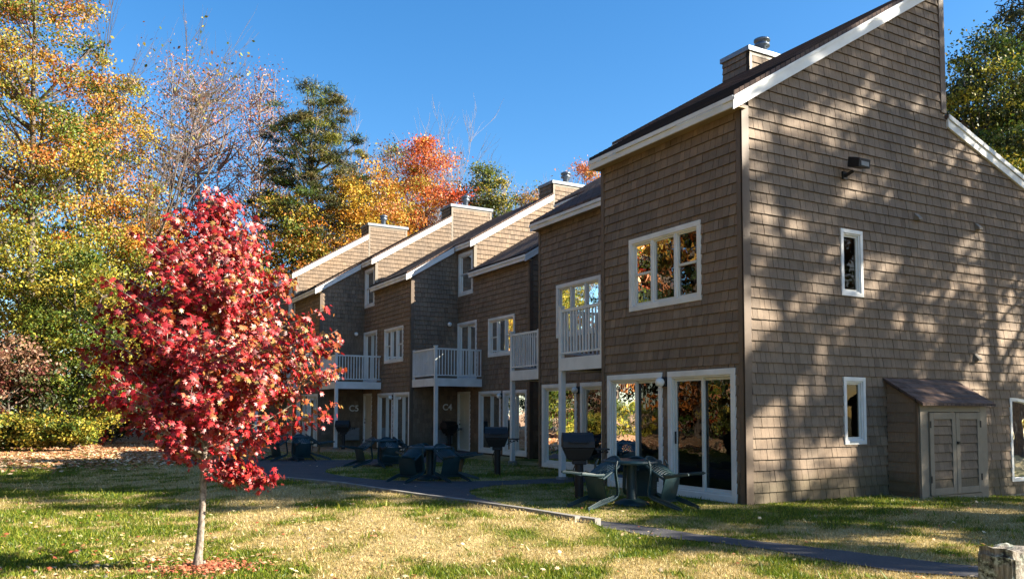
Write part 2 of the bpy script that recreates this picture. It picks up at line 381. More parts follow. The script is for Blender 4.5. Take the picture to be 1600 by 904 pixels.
def wall(axis_, c, regions, holes, parent, name='wall', no_shingle=(), zb=-.02, thick=.12, seed=0, back=True, expo=EXPO, smin=.10, smax=.19):
    rnd = random.Random(int(c * 100) + seed + (5 if axis_ == 'X' else 0)); mb = MB()
    allp = [p for r in regions for p in r]
    a0, a1 = min(p[0] for p in allp), max(p[0] for p in allp); z0, z1 = min(p[1] for p in allp), max(p[1] for p in allp)
    def emit(poly, offf, tone):
        fr = [plane_pt(axis_, c, offf(z), a, z) for a, z in poly]; bk = [plane_pt(axis_, c, 0, a, z) for a, z in poly]
        mb.poly(fr, tone)
        for k in range(len(poly)):
            j = (k + 1) % len(poly); mb.poly([fr[k], bk[k], bk[j], fr[j]], tone * .45)  # edge faces toned darker: shadow lines under the courses put into the colour
    for reg in regions:
        # backing sheet with the openings cut out
        if back:
            for r in rect_minus((a0, a1, z0, z1), holes):
                q = clip([(r[0], r[2]), (r[1], r[2]), (r[1], r[3]), (r[0], r[3])], reg)
                if len(q) > 2:
                    mb.poly([plane_pt(axis_, c, .0005, a, z) for a, z in q], .25); mb.poly([plane_pt(axis_, c, -thick, a, z) for a, z in q], .4)  # outer sheet toned dark, painting the shade in the gaps between shingles
    k = 0; z = zb
    while z < z1:
        a = a0 - rnd.uniform(0, smax); row = []
        while a < a1:
            wd = rnd.uniform(smin, smax); row.append((a, a + wd - .006, rnd.gauss(1, .10), rnd.uniform(0, .006))); a += wd
        for (p0, p1, tone, d) in row:
            zz0 = z - (rnd.uniform(0, .004))
            for r in rect_minus((p0, p1, zz0, z + expo - .003), list(holes) + list(no_shingle)):
                if r[1] - r[0] < .006 or r[3] - r[2] < .006: continue
                for reg in regions:
                    q = clip([(r[0], r[2]), (r[1], r[2]), (r[1], r[3]), (r[0], r[3])], reg)
                    if len(q) > 2: emit(q, lambda zz, d=d, z=z: .031 + d - .025 * (zz - z) / expo, max(.7, tone))
        z += expo
    return mb.build(name, MAT['siding'], parent, tone=True)
def bx(axis_, c, off0, off1, a0, a1, z0, z1, mb):
    if axis_ == 'X': mb.box(c - off1, c - off0, a0, a1, z0, z1)
    else: mb.box(a0, a1, c - off1, c - off0, z0, z1)
def frame_boxes(axis_, c, mb, a0, a1, z0, z1, w_, off0, off1, wb=None):
    wb = wb or w_
    bx(axis_, c, off0, off1, a0, a1, z1 - w_, z1, mb); bx(axis_, c, off0, off1, a0, a1, z0, z0 + wb, mb)
    bx(axis_, c, off0, off1, a0, a0 + w_, z0 + wb, z1 - w_, mb); bx(axis_, c, off0, off1, a1 - w_, a1, z0 + wb, z1 - w_, mb)
def pane(axis_, c, off, a0, a1, z0, z1, parent, g='glass_mid'):
    mb = MB(); mb.poly([plane_pt(axis_, c, off, a, z) for a, z in ((a0, z0), (a1, z0), (a1, z1), (a0, z1))]); return mb.build('pane', MAT[g], parent)
def curtain(axis_, c, off, a0, a1, z0, z1, parent, mat='curtain', fold=.03):
    mb = MB(); nn = max(4, int((a1 - a0) / .035))
    for i in range(nn):
        b0 = a0 + (a1 - a0) * i / nn; b1 = a0 + (a1 - a0) * (i + 1) / nn
        o0 = off - fold * (i % 2); o1 = off - fold * ((i + 1) % 2)
        mb.poly([plane_pt(axis_, c, o0, b0, z0), plane_pt(axis_, c, o1, b1, z0), plane_pt(axis_, c, o1, b1, z1), plane_pt(axis_, c, o0, b0, z1)])
    return mb.build('curtain' if mat == 'curtain' else 'roller_shade', MAT[mat], parent)
def window(axis_, c, a0, a1, z0, z1, cols, parent, name='window', trim=.095, shade=None, curt=None):
    """cols: list of (width, double_hung) from a1 (left in the photograph) to a0; returns the outer rectangle"""
    mb = MB(); frame_boxes(axis_, c, mb, a0, a1, z0, z1, trim, -.06, .044)
    w_ = mb.build(name, MAT['trim'], parent, bevel=.004)
    i0, i1, j0, j1 = a0 + trim, a1 - trim, z0 + trim, z1 - trim
    fb = MB(); frame_boxes(axis_, c, fb, i0, i1, j0, j1, .025, -.07, .02)
    tot = sum(x[0] for x in cols); nm = len(cols); mull = .06; inner = (i1 - i0 - .05) - mull * (nm - 1); a = i1 - .025
    if axis_ == 'Y': a = i1 - .025
    sash = MB()
    for k, (wd, dh) in enumerate(cols):
        ww = inner * wd / tot; b1 = a; b0 = a - ww
        frame_boxes(axis_, c, sash, b0, b1, j0 + .025, j1 - .025, .035, -.045, -.012)
        if dh:
            zm = (j0 + j1) / 2; bx(axis_, c, -.045, .0, b0 + .035, b1 - .035, zm - .022, zm + .022, sash)
            pane(axis_, c, -.028, b0 + .03, b1 - .03, zm, j1 - .055, w_); pane(axis_, c, -.036, b0 + .03, b1 - .03, j0 + .055, zm, w_)
        else: pane(axis_, c, -.03, b0 + .03, b1 - .03, j0 + .055, j1 - .055, w_)
        if k < nm - 1: bx(axis_, c, -.07, .028, b0 - mull, b0, j0 + .025, j1 - .025, fb)
        if curt and k in curt: curtain(axis_, c, -.14, b0 + .02, b1 - .02, j0 + .02, j1 - .02, w_)
        a = b0 - mull
    fb.build('window_frame', MAT['trim'], w_); sash.build('sash', MAT['vinyl'], w_)
    if shade: curtain(axis_, c, -.10, i0 + .05, i1 - .05, shade[0], shade[1], w_, 'shade', 0.0)
    return (a0, a1, z0, z1)
def slider(c, a0, a1, z0, z1, parent, curt=(), handle_left=False, name='sliding_door', g=('glass', 'glass_dim')):
    """patio door on a facade facing -X; a1 is the left jamb in the photograph"""
    mb = MB(); frame_boxes('X', c, mb, a0, a1, z0, z1, .10, -.08, .046, .11)
    w_ = mb.build(name, MAT['trim'], parent, bevel=.004)
    i0, i1, j0, j1 = a0 + .10, a1 - .10, z0 + .11, z1 - .10
    fb = MB(); frame_boxes('X', c, fb, i0, i1, j0, j1, .03, -.11, .022); fb.build('door_frame', MAT['vinyl'], w_)
    mid = (i0 + i1) / 2; sash = MB()
    frame_boxes('X', c, sash, mid - .03, i1 - .03, j0 + .03, j1 - .03, .05, -.055, -.02)
    frame_boxes('X', c, sash, i0 + .03, mid + .03, j0 + .03, j1 - .03, .05, -.095, -.06); sash.build('sash', MAT['vinyl'], w_)
    pane('X', c, -.037, mid + .01, i1 - .07, j0 + .07, j1 - .07, w_, g[0]); pane('X', c, -.077, i0 + .07, mid - .01, j0 + .07, j1 - .07, w_, g[1])
    h = MB(); hy = i1 - .055 if handle_left else mid - .005
    if not handle_left: hy = i0 + .055
    h.box(c + (.0 if handle_left else .04), c + (.03 if handle_left else .07), hy - .012, hy + .012, z0 + .92, z0 + 1.14)
    h.build('handle', MAT['black'], w_)
    for (f0, f1) in curt:
        curtain('X', c, -.17, i0 + (i1 - i0) * f0, i0 + (i1 - i0) * f1, j0 + .02, j1 - .02, w_)
    return (a0, a1, z0, z1)
def entry_door(c, a0, a1, parent):
    mb = MB(); z1 = 2.24
    bx('X', c, -.10, .036, a0, a1, z1 - .09, z1, mb); bx('X', c, -.10, .036, a0, a0 + .08, 0, z1 - .09, mb); bx('X', c, -.10, .036, a1 - .08, a1, 0, z1 - .09, mb)
    bx('X', c, -.10, .03, a0 + .08, a1 - .08, -.0, .05, mb)
    w_ = mb.build('entry_door', MAT['trim'], parent, bevel=.004)
    d = MB(); d.box(c + .04, c + .08, a0 + .08, a1 - .08, .05, z1 - .09)
    wd = (a1 - a0 - .16)
    for (p0, p1, q0, q1) in ((.12, .46, .15, .85), (.54, .88, .15, .85), (.12, .46, .98, 1.55), (.54, .88, .98, 1.55), (.12, .46, 1.68, 2.0), (.54, .88, 1.68, 2.0)):
        d.box(c + .032, c + .0398, a0 + .08 + wd * p0, a0 + .08 + wd * p1, .05 + q0, .05 + q1)
    d.build('door_leaf', MAT['door'], w_, bevel=.006)
    h = MB(); h.sphere((c + .0, a1 - .15, 1.0), .03, 10, 6); h.sphere((c + .01, a1 - .15, 1.14), .02, 8, 5); h.build('door_knob', MAT['black'], w_, True)
    return (a0, a1, 0, z1)
def globe_lamp(parent, pos, axis_='X'):
    mb = MB(); x, y, z = pos; r = .085
    if axis_ == 'X': mb.box(x + .075, x + .155, y - .06, y + .06, z - .08, z + .10)
    else: mb.box(x - .05, x + .05, y + .07, y + .15, z - .06, z + .06)
    o = mb.build('wall_lamp', MAT['black'], parent, bevel=.01)
    g = MB().sphere(pos, r, 18, 12); g.build('lamp_globe', MAT['globe'], o, True)
# ------------------------------------------------------------------ the row of townhouses
bld = empty('townhouse_row', (0, 0, 0))
tag(bld, 'long row of brown shingled townhouses with stepped fronts, white trim and pitched roofs', 'building')
S = .61; RZ = 6.89; RIDGE = 5.42; ROH = .25
def rz(X, X0): return RZ + S * (X - X0)              # top of the front roof slope
UN = dict(A=dict(X0=0., y0=0., y1=5.8, side='hi', ry=3.95, rx=1.87), B=dict(X0=1.87, y0=5.8, y1=11.6, side='hi', ry=9.55, rx=3.9),
          C=dict(X0=3.9, y0=11.6, y1=17.65, side='lo', ry=13.5, rx=5.85), D=dict(X0=1.95, y0=17.65, y1=23.05, side='lo', ry=19.05, rx=3.9),
          E=dict(X0=0., y0=23.05, y1=28.45, side='lo', ry=24.4, rx=1.95), F=dict(X0=-1.95, y0=28.45, y1=33.85, side='lo', ry=29.8, rx=0.))
def roof_poly(X0, ya, yb, xe, xr, parent, name='roof', th=.07):
    mb = MB(); z0, z1 = rz(xe, X0), rz(xr, X0)
    mb.prism([(xe, ya, z0 - th), (xr, ya, z1 - th), (xr, ya, z1), (xe, ya, z0)], [(xe, yb, z0 - th), (xr, yb, z1 - th), (xr, yb, z1), (xe, yb, z0)])
    # butt edges of the shingle courses, real steps 6 mm high
    k = 0; x = xe
    while x < xr - .12:
        zz = rz(x, X0); mb.prism([(x, ya, zz + .001), (x + .122, ya, zz + S * .122 + .0012), (x, ya, zz + .009)], [(x, yb, zz + .001), (x + .122, yb, zz + S * .122 + .0012), (x, yb, zz + .009)]); x += .122
    return mb.build(name, MAT['roof'], parent)
def fascia(X0, ya, yb, xe, xw, parent):
    z = rz(xe, X0); mb = MB()
    mb.box(xe - .03, xe + .0, ya, yb, z - .15, z - .073); mb.box(xe - .002, xe + .03, ya, yb, z - .26, z - .152)
    o = mb.build('fascia', MAT['trim'], parent, bevel=.003)
    sb = MB(); sb.box(xe + .032, xw + .02, ya, yb, z - .245, z - .225); sb.build('soffit', MAT['soffit'], parent)
def rake(X0, y, xa, xb, parent, outer=True, end=None):
    mb = MB()
    for (t0, t1, d0, d1) in ((-.074, -.135, -.065, -.02), (-.136, -.30, -.045, -.02)):
        xs = xa - .03
        q = lambda yy: [(xs, yy, rz(xs, X0) + t1), (xb, yy, rz(xb, X0) + t1), (xb, yy, rz(xb, X0) + t0), (xs, yy, rz(xs, X0) + t0)]
        mb.prism(q(y + d0), q(y + d1))
    return mb.build('rake_board', MAT['trim'], parent, bevel=.003)
def cboard(x0, x1, y0, y1, z0, z1, mat='brown', parent=bld):
    MB().box(x0, x1, y0, y1, z0, z1).build('corner_board', MAT[mat], parent, bevel=.004)
def facade_corner(X, Y, side, z0, z1):               # board on the front face beside an outer corner
    if side == 'lo': cboard(X - .042, X - .0005, Y - .030, Y + .10, z0, z1)
    else: cboard(X - .042, X - .0005, Y - .10, Y + .002, z0, z1)
def rect(a0, a1, z0, z1): return [(a0, z0), (a1, z0), (a1, z1), (a0, z1)]
for k, u in UN.items():
    X0, y0, y1, ry, rx = u['X0'], u['y0'], u['y1'], u['ry'], u['rx']; xr = X0 + RIDGE
    if u['side'] == 'hi': sl, rc = (y0, ry), (ry, y1)
    else: sl, rc = (ry, y1), (y0, ry)
    rl = rc[0] if u['side'] == 'hi' else rc[0] - .08
    xrec = rx - .20
    e0 = y0 - .08 if (k == 'A' or u['side'] == 'lo') else y0
    e1 = y1 + .08 if u['side'] == 'hi' or k == 'F' else y1
    if u['side'] == 'hi':
        roof_poly(X0, e0, ry + .12, X0 - ROH, xrec, bld); roof_poly(X0, e0, e1, xrec, xr, bld)
        fascia(X0, e0, ry + .12, X0 - ROH, X0, bld); fascia(X0, ry + .122, e1, xrec, rx, bld)
        if k == 'A': rake(X0, e0 + .02, X0 - ROH, xr, bld)
    else:
        roof_poly(X0, ry - .10, e1, X0 - ROH, xrec, bld); roof_poly(X0, e0, e1, xrec, xr, bld)
        fascia(X0, ry - .10, e1, X0 - ROH, X0, bld); fascia(X0, e0, ry - .102, xrec, rx, bld)
        rake(X0, ry - .10 + .02, X0 - ROH, xrec - .04, bld); rake(X0, e0 + .02, xrec, xr, bld)
    # rear high wall, rear low roof and rear wall
    zr = 7.40
    MB().box(xr - .02, xr + .1, y0, y1, 5, rz(xr, X0) - .08).build('rear_wall', MAT['plainwall'], bld)
    rb = MB(); rb.prism([(xr + .1, e0, zr - .07), (xr + 5, e0, zr - .07 - 1.72), (xr + 5, e0, zr - 1.72), (xr + .1, e0, zr)], [(xr + .1, y1, zr - .07), (xr + 5, y1, zr - .07 - 1.72), (xr + 5, y1, zr - 1.72), (xr + .1, y1, zr)])
    rb.build('rear_roof', MAT['roof'], bld)
    MB().box(xr + 4.6, xr + 4.72, y0, y1, -.3, 5.75).build('rear_wall', MAT['plainwall'], bld)
    # party walls (inside) and floors
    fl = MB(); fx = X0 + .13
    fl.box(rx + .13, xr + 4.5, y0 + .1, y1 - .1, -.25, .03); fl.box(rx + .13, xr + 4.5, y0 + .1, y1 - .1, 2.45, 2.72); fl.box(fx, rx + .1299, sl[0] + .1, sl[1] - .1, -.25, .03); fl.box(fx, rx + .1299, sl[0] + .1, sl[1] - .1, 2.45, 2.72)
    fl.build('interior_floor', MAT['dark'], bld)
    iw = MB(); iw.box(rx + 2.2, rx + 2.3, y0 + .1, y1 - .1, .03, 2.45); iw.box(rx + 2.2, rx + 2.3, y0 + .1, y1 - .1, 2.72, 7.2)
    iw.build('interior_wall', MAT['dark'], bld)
    # chimney box on the back of the ridge
    if k == 'A': c0, c1, yy0, yy1 = 5.25, 7.25, 4.95, 5.86
    elif u['side'] == 'lo': c0, c1, yy0, yy1 = xr + .02, xr + 2.04, y0 + .0, y0 + 1.03
    else: continue
    zt = 10.72
    chm = wall('Y', yy0, [rect(c0, c1, 6.6, zt - .13)], [], bld, 'chimney', [(c0, c0 + .09, 6, 11), (c1 - .09, c1, 6, 11), (c0, c1, zt - .22, 11)], zb=6.6)
    MB().box(c0, c1, yy0 + .01, yy1, 6.6, zt - .13).build('chimney_core', MAT['plainwall'], chm)
    cb = MB(); cb.box(c0, c0 + .09, yy0 - .025, yy0, 6.6, zt - .13); cb.box(c1 - .09, c1, yy0 - .025, yy0, 6.6, zt - .13); cb.box(c0 + .0901, c1 - .0901, yy0 - .02, yy0, zt - .22, zt - .13); cb.build('corner_board', MAT['beige'], chm)
    wl = wall('X', c0, [rect(yy0, yy1, 8.5, zt - .13)], [], chm, 'side_shingles', [(yy0, yy0 + .07, 6, 11)], zb=8.5)
    cp = MB().box(c0 - .06, c1 + .06, yy0 - .06, yy1 + .06, zt - .128, zt); cp.build('chimney_cap', MAT['cap'], chm, bevel=.01)
    px, py = (c0 + .95, (yy0 + yy1) / 2)
    vp = MB().lathe((px, py, zt), [(.12, 0), (.12, .34), (.20, .36), (.20, .42), (.15, .44), (.15, .48), (.21, .50), (.21, .55), (.06, .62), (.001, .62)], 18)
    vp.build('vent_pipe', MAT['metal'], chm, True)
# --- facades (front faces, toward -X)
def lo_top(X0): return rz(X0 - .0, X0) - .20
GL = 2.22
# A
hA = [slider(0., .19, 1.89, 0, GL, bld, curt=[], handle_left=True, g=('glass_dim', 'glass_mid')), slider(0., 2.05, 3.76, 0, GL, bld, curt=[(.55, .98)])]
hA.append(window('X', 0., .98, 3.02, 3.435, 4.85, [(.55, True), (.62, False), (.55, True)], bld))
wall('X', 0., [rect(0.0, 3.95, -.1, lo_top(0))], hA, bld, no_shingle=[(-.1, .10, -1, 9), (3.86, 4, -1, 9)])
facade_corner(0, 0, 'lo', -.1, lo_top(0)); facade_corner(0, 3.95, 'hi', -.1, lo_top(0))
globe_lamp(bld, (-.15, 1.97, 2.03))
# B
hB = [slider(1.87, 5.81, 7.51, 0, GL, bld, g=('glass_dim', 'glass_mid')), slider(1.87, 7.67, 9.37, 0, GL, bld, curt=[(.5, .98)]),
      window('X', 1.87, 6.6, 8.64, 3.435, 4.85, [(.55, True), (.62, False), (.55, True)], bld),
      slider(1.87, 4.1, 5.6, 2.70, 4.88, bld, name='balcony_door')]
wall('X', 1.87, [rect(5.8, 9.55, -.1, lo_top(1.87)), rect(3.95, 5.8, -.1, rz(1.87, 0) - .25)], hB, bld, no_shingle=[(9.46, 9.6, -1, 9)])
facade_corner(1.87, 9.55, 'hi', -.1, lo_top(1.87)); globe_lamp(bld, (1.72, 7.59, 2.03))
# C (with its tall recessed bay under the next roof)
hC = [slider(3.9, 13.68, 15.32, 0, GL, bld, curt=[(.62, .98)]), slider(3.9, 15.48, 17.18, 0, GL, bld, curt=[(.5, .9)]),
      window('X', 3.9, 14.5, 16.45, 3.435, 4.83, [(.5, True), (.5, False), (.5, True)], bld, curt=[1, 2]),
      slider(3.9, 17.38, 19.02, 2.70, 4.90, bld, curt=[(.55, .95)], name='balcony_door'), entry_door(3.9, 17.90, 19.0, bld),
      window('X', 3.9, 17.72, 18.98, 5.93, 7.60, [(1, True)], bld, trim=.12, shade=(6.0, 6.72))]
wall('X', 3.9, [rect(13.5, 17.65, -.1, lo_top(3.9)), rect(17.65, 19.05, -.1, rz(3.9, 1.95) - .25)], hC, bld, no_shingle=[(13.3, 13.6, -1, 9), (17.56, 17.7, 6.6, 9)])
wall('X', 3.9, [rect(9.55, 11.6, -.1, rz(3.9, 1.87) - .25)], [slider(3.9, 9.75, 11.3, 2.70, 4.88, bld, name='balcony_door'), entry_door(3.9, 10.3, 11.3, bld)], bld)
wall('X', 5.85, [rect(11.6, 13.5, -.1, rz(5.85, 3.9) - .25)], [], bld)
facade_corner(3.9, 13.5, 'lo', -.1, lo_top(3.9)); globe_lamp(bld, (3.75, 15.40, 2.03))
cboard(3.9 - .042, 3.9, 17.65 - .03, 17.65 + .1, lo_top(3.9) + .35, rz(3.9, 1.95) - .25)
# D
hD = [slider(1.95, 19.10, 20.75, 0, GL, bld, curt=[(.3, .62)]), slider(1.95, 20.86, 22.56, 0, GL, bld, curt=[(.55, .85)]),
      window('X', 1.95, 19.80, 21.85, 3.41, 4.81, [(.5, True), (.5, False), (.5, True)], bld, curt=[1]),
      slider(1.95, 22.74, 24.38, 2.70, 4.88, bld, name='balcony_door'), entry_door(1.95, 23.29, 24.36, bld),
      window('X', 1.95, 23.12, 24.34, 5.93, 7.60, [(1, True)], bld, trim=.12, shade=(6.0, 6.72))]
wall('X', 1.95, [rect(19.05, 23.05, -.1, lo_top(1.95)), rect(23.05, 24.4, -.1, rz(1.95, 0) - .25)], hD, bld, no_shingle=[(19.0, 19.10, -1, 9), (22.96, 23.08, 6.6, 9)])
facade_corner(1.95, 19.05, 'lo', -.1, lo_top(1.95)); globe_lamp(bld, (1.80, 20.80, 2.03))
cboard(1.95 - .042, 1.95, 23.05 - .03, 23.05 + .1, lo_top(1.95) + .35, rz(1.95, 0) - .25)
# E
hE = [slider(0., 24.5, 26.15, 0, GL, bld, curt=[(.3, .6)]), slider(0., 26.26, 27.96, 0, GL, bld, curt=[(.5, .9)]),
      window('X', 0., 25.15, 27.2, 3.41, 4.81, [(.5, True), (.5, False), (.5, True)], bld, curt=[1]),
      slider(0., 28.14, 29.78, 2.70, 4.88, bld, name='balcony_door'), entry_door(0., 28.70, 29.76, bld),
      window('X', 0., 28.52, 29.74, 5.93, 7.60, [(1, True)], bld, trim=.12)]
wall('X', 0., [rect(24.4, 28.45, -.1, lo_top(0)), rect(28.45, 29.8, -.1, rz(0, -1.95) - .25)], hE, bld, no_shingle=[(24.3, 24.48, -1, 9), (28.36, 28.48, 6.6, 9)])
facade_corner(0, 24.4, 'lo', -.1, lo_top(0)); globe_lamp(bld, (-.15, 26.2, 2.03))
# F
hF = [slider(-1.95, 29.9, 31.55, 0, GL, bld), slider(-1.95, 31.66, 33.36, 0, GL, bld),
      window('X', -1.95, 30.6, 32.6, 3.41, 4.81, [(.5, True), (.5, False), (.5, True)], bld)]
wall('X', -1.95, [rect(29.8, 33.85, -.1, lo_top(-1.95))], hF, bld)
facade_corner(-1.95, 29.8, 'lo', -.1, lo_top(-1.95))
# --- side walls facing -Y
zrr = lambda X: 7.33 - .333 * (X - RIDGE)
gA = [[(0, -.5), (RIDGE, -.5), (RIDGE, rz(RIDGE, 0) - .1), (0, rz(0, 0) - .1)], [(RIDGE, -.5), (10.2, -.5), (10.2, zrr(10.2)), (RIDGE, zrr(RIDGE))]]
hG = [window('Y', 0., 2.33, 2.915, 3.56, 4.765, [(1, False)], bld, trim=.07), window('Y', 0., 2.33, 2.905, .925, 2.115, [(1, False)], bld, trim=.07)]
AW = (7.40, 9.2, .08, 1.80)
wall('Y', 0., gA, hG + [AW], bld, no_shingle=[(-.1, .13, -1, 9), (-.1, 11, -1, -.17), (3.5, 5.62, -1, 2.1)], zb=-.17)
cboard(-.042, .12, -.040, -.0005, -.12, rz(0, 0) - .32, 'brown')
cboard(RIDGE - .06, RIDGE + .102, -.044, -.0005, 7.42, rz(RIDGE, 0) - .12, 'brown')
MB().box(.13, 10.2, .0, .12, -.6, -.165).build('foundation', MAT['concrete'], bld)
fo = MB().box(.14, 10.2, -.012, -.001, -.6, -.165).build('foundation', MAT['concrete'], bld)
# rear rake board on the near gable
rr = MB()
for t0, t1, d0, d1 in ((.02, -.075, -.10, -.05), (-.077, -.24, -.07, -.02)):
    q = lambda yy: [(RIDGE + .11, yy, zrr(RIDGE) + t1 + .05), (10.3, yy, zrr(10.3) + t1 + .05), (10.3, yy, zrr(10.3) + t0 + .05), (RIDGE + .11, yy, zrr(RIDGE) + t0 + .05)]
    rr.prism(q(d0), q(d1))
rr.build('rake_board', MAT['trim'], bld, bevel=.003)
def side_wall(Yw, X0n, xa, xb, z_low=-.1, no=()):    # under the roof plane of the unit whose front is X0n
    return wall('Y', Yw, [[(xa, z_low), (xb, z_low), (xb, rz(xb, X0n) - .1), (xa, rz(xa, X0n) - .1)]], [], bld, no_shingle=[(xa - .1, xa + .09, -1, 12)] + list(no))
for Yw, Xn, xa, xb in ((13.5, 3.9, 3.9, 5.85), (19.05, 1.95, 1.95, 3.9), (24.4, 0., 0., 1.95), (29.8, -1.95, -1.95, 0.)):
    side_wall(Yw, Xn, xa, xb); cboard(xa - .042, xa + .085, Yw - .040, Yw - .0005, -.1, rz(xa, Xn) - .32)
for Yw, Xn, Xp in ((17.65, 1.95, 3.9), (23.05, 0., 1.95), (28.45, -1.95, 0.)):
    side_wall(Yw, Xn, Xp, Xn + RIDGE + .02, rz(Xp, Xp) - .6)
    cboard(Xp - .042, Xp + .085, Yw - .040, Yw - .0005, rz(Xp, Xp) + .02, rz(Xp, Xn) - .32, 'beige')
# hidden end walls facing +Y
MB().box(0.0, 1.87, 3.95, 3.97, -.1, rz(0, 0) - .1).build('end_wall', MAT['plainwall'], bld)
MB().box(1.87, 3.9, 9.55, 9.57, -.1, rz(1.87, 1.87) - .1).build('end_wall', MAT['plainwall'], bld)
MB().box(3.9, 5.85, 11.58, 11.6, -.1, rz(3.9, 1.87) - .1).build('end_wall', MAT['plainwall'], bld)
ew = MB(); ew.prism([(-1.95, 33.83, -.3), (8.0, 33.83, -.3), (8.0, 33.83, 6.5), (3.47, 33.83, 10.0), (-1.95, 33.83, 6.7)], [(-1.95, 33.85, -.3), (8.0, 33.85, -.3), (8.0, 33.85, 6.5), (3.47, 33.85, 10.0), (-1.95, 33.85, 6.7)])
ew.build('end_wall', MAT['plainwall'], bld)
# quarter-round window at the right end of the near gable
aw = MB(); nn = 14; ctr = (AW[0], .98); ra, rb_ = AW[1] - AW[0], AW[3] - .98
outer = [(AW[0] + ra * math.sin(t), .98 + rb_ * math.cos(t)) for t in np.linspace(0, math.pi / 2, nn)] + [(AW[1], AW[2]), (AW[0], AW[2])]
inner = [(AW[0] + .07 + (ra - .14) * math.sin(t), .98 + (rb_ - .07) * math.cos(t)) for t in np.linspace(0, math.pi / 2, nn)] + [(AW[1] - .07, AW[2] + .07), (AW[0] + .07, AW[2] + .07)]
for k in range(len(outer)):
    j = (k + 1) % len(outer); P4 = [outer[k], outer[j], inner[j], inner[k]]
    aw.prism([(a, -.036, z) for a, z in P4], [(a, .06, z) for a, z in P4])
awo = aw.build('arched_window', MAT['trim'], bld)
gp_ = MB(); gp_.poly([(a, .03, z) for a, z in inner]); gp_.build('pane', MAT['glass'], awo)
sp = MB(); top_fill = outer[:nn] + [(AW[1] + .02, AW[3] + .0)]
for k in range(nn - 1):
    P4 = [outer[k], outer[k + 1], (outer[k + 1][0], AW[3] + .01), (outer[k][0], AW[3] + .01)]
    sp.prism([(a, -.018, z) for a, z in P4], [(a, .1, z) for a, z in P4])
sp.build('wall_infill', MAT['beige'], bld)
# balconies
def balcony(xf, xb, ya, yb, end_lo=True, post=None, pz=0.0):
    """front rail along Y at xf, end rail along X at ya (end_lo) or yb"""
    yend = ya if end_lo else yb
    d = MB(); d.box(xf + .03, xb - .034, ya + .03, yb - .03, 2.50, 2.66)
    b = d.build('balcony', MAT['trim'], bld)
    f = MB(); f.box(xf - .02, xf + .02, ya - .02, yb, 2.385, 2.67)
    yy = (ya - .02, ya + .02) if end_lo else (yb - .02, yb + .02)
    f.box(xf + .0202, xb - .04, yy[0], yy[1], 2.385, 2.67); f.build('rim_board', MAT['trim'], b, bevel=.004)
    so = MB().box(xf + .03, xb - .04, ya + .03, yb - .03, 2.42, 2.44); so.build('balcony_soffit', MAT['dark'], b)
    r = MB(); yi = ya + .04 if end_lo else yb - .04
    r.box(xf, xf + .05, ya + .03, yb - .01, 3.69, 3.75); r.box(xf + .005, xf + .045, ya + .03, yb - .01, 2.76, 2.80)
    r.box(xf + .06, xb - .05, yi - .025, yi + .025, 3.69, 3.75); r.box(xf + .06, xb - .05, yi - .02, yi + .02, 2.76, 2.80)
    y = ya + .14
    while y < yb - .06: r.box(xf + .010, xf + .040, y, y + .034, 2.80, 3.69); y += .118
    x = xf + .16
    while x < xb - .08: r.box(x, x + .034, yi - .015, yi + .015, 2.80, 3.69); x += .118
    r.build('railing', MAT['trim'], b)
    p = MB(); p.box(xf - .015, xf + .085, yi - .05, yi + .05, 2.672, 3.80); p.box(xf - .03, xf + .10, yi - .065, yi + .065, 3.80, 3.835)
    oy = yb - .05 if end_lo else ya + .05
    p.build('railing_post', MAT['trim'], b, bevel=.004)
    MB().box(xf - .01, xf + .07, oy - .04, oy + .04, 2.672, 3.78).build('railing_post', MAT['trim'], b, bevel=.004)
    sp_ = MB().box(xf - .01, xf + .11, yi - .06, yi + .06, .05, 2.384); sp_.build('support_post', MAT['trim'], b, bevel=.005)
    MB().lathe((xf + .05, yi, -.12), [(.001, .18), (.13, .18), (.15, .0)], 12).build('post_footing', MAT['concrete'], b)
balcony(0.0, 1.87, 3.97, 5.62, False); balcony(1.87, 3.9, 9.57, 11.2, False)
balcony(2.0, 3.9, 16.92, 19.02, True); balcony(0.0, 1.95, 22.17, 24.37, True); balcony(-1.95, 0.0, 27.55, 29.77, True)
globe_lamp(bld, (3.47, 18.90, 4.84), 'Y'); globe_lamp(bld, (1.53, 24.25, 4.80), 'Y')
# unit numbers
def sign(txt, x, y, z, size):
    cu = bpy.data.curves.new('unit_number', 'FONT'); cu.body = txt; cu.size = size; cu.extrude = .006; cu.align_x = 'CENTER'; cu.align_y = 'CENTER'; cu.offset = .006
    tmp = bpy.data.objects.new('tmp', cu); col.objects.link(tmp); tmp.matrix_world = Matrix.Translation((x, y, z)) @ Matrix.Rotation(math.pi / 2, 4, 'X')
    dg = bpy.context.evaluated_depsgraph_get(); me = bpy.data.meshes.new_from_object(tmp.evaluated_get(dg)); me.transform(tmp.matrix_world)
    bpy.data.objects.remove(tmp, do_unlink=True); me.materials.clear(); me.materials.append(MAT['white'])
    o = bpy.data.objects.new('unit_number', me); col.objects.link(o); o.parent = bld; o['label'] = 'white characters %s on the dark wall' % txt
sign('C4', 3.44, 19.05 - .055, 1.64, .33); sign('C5', 1.50, 24.4 - .055, 1.60, .36)
for (x0, x1, y) in ((3.05, 3.62, 19.05), (.95, 1.72, 24.4)):
    g = MB().box(x0, x1, y - .16, y - .025, .25, .78).build('grille_panel', MAT['panel'], bld, bevel=.01)
    sl_ = MB()
    for i in range(8): sl_.box(x0 + .03, x1 - .03, y - .17, y - .1605, .29 + i * .06, .32 + i * .06)
    sl_.build('louvre', MAT['cap'], g)
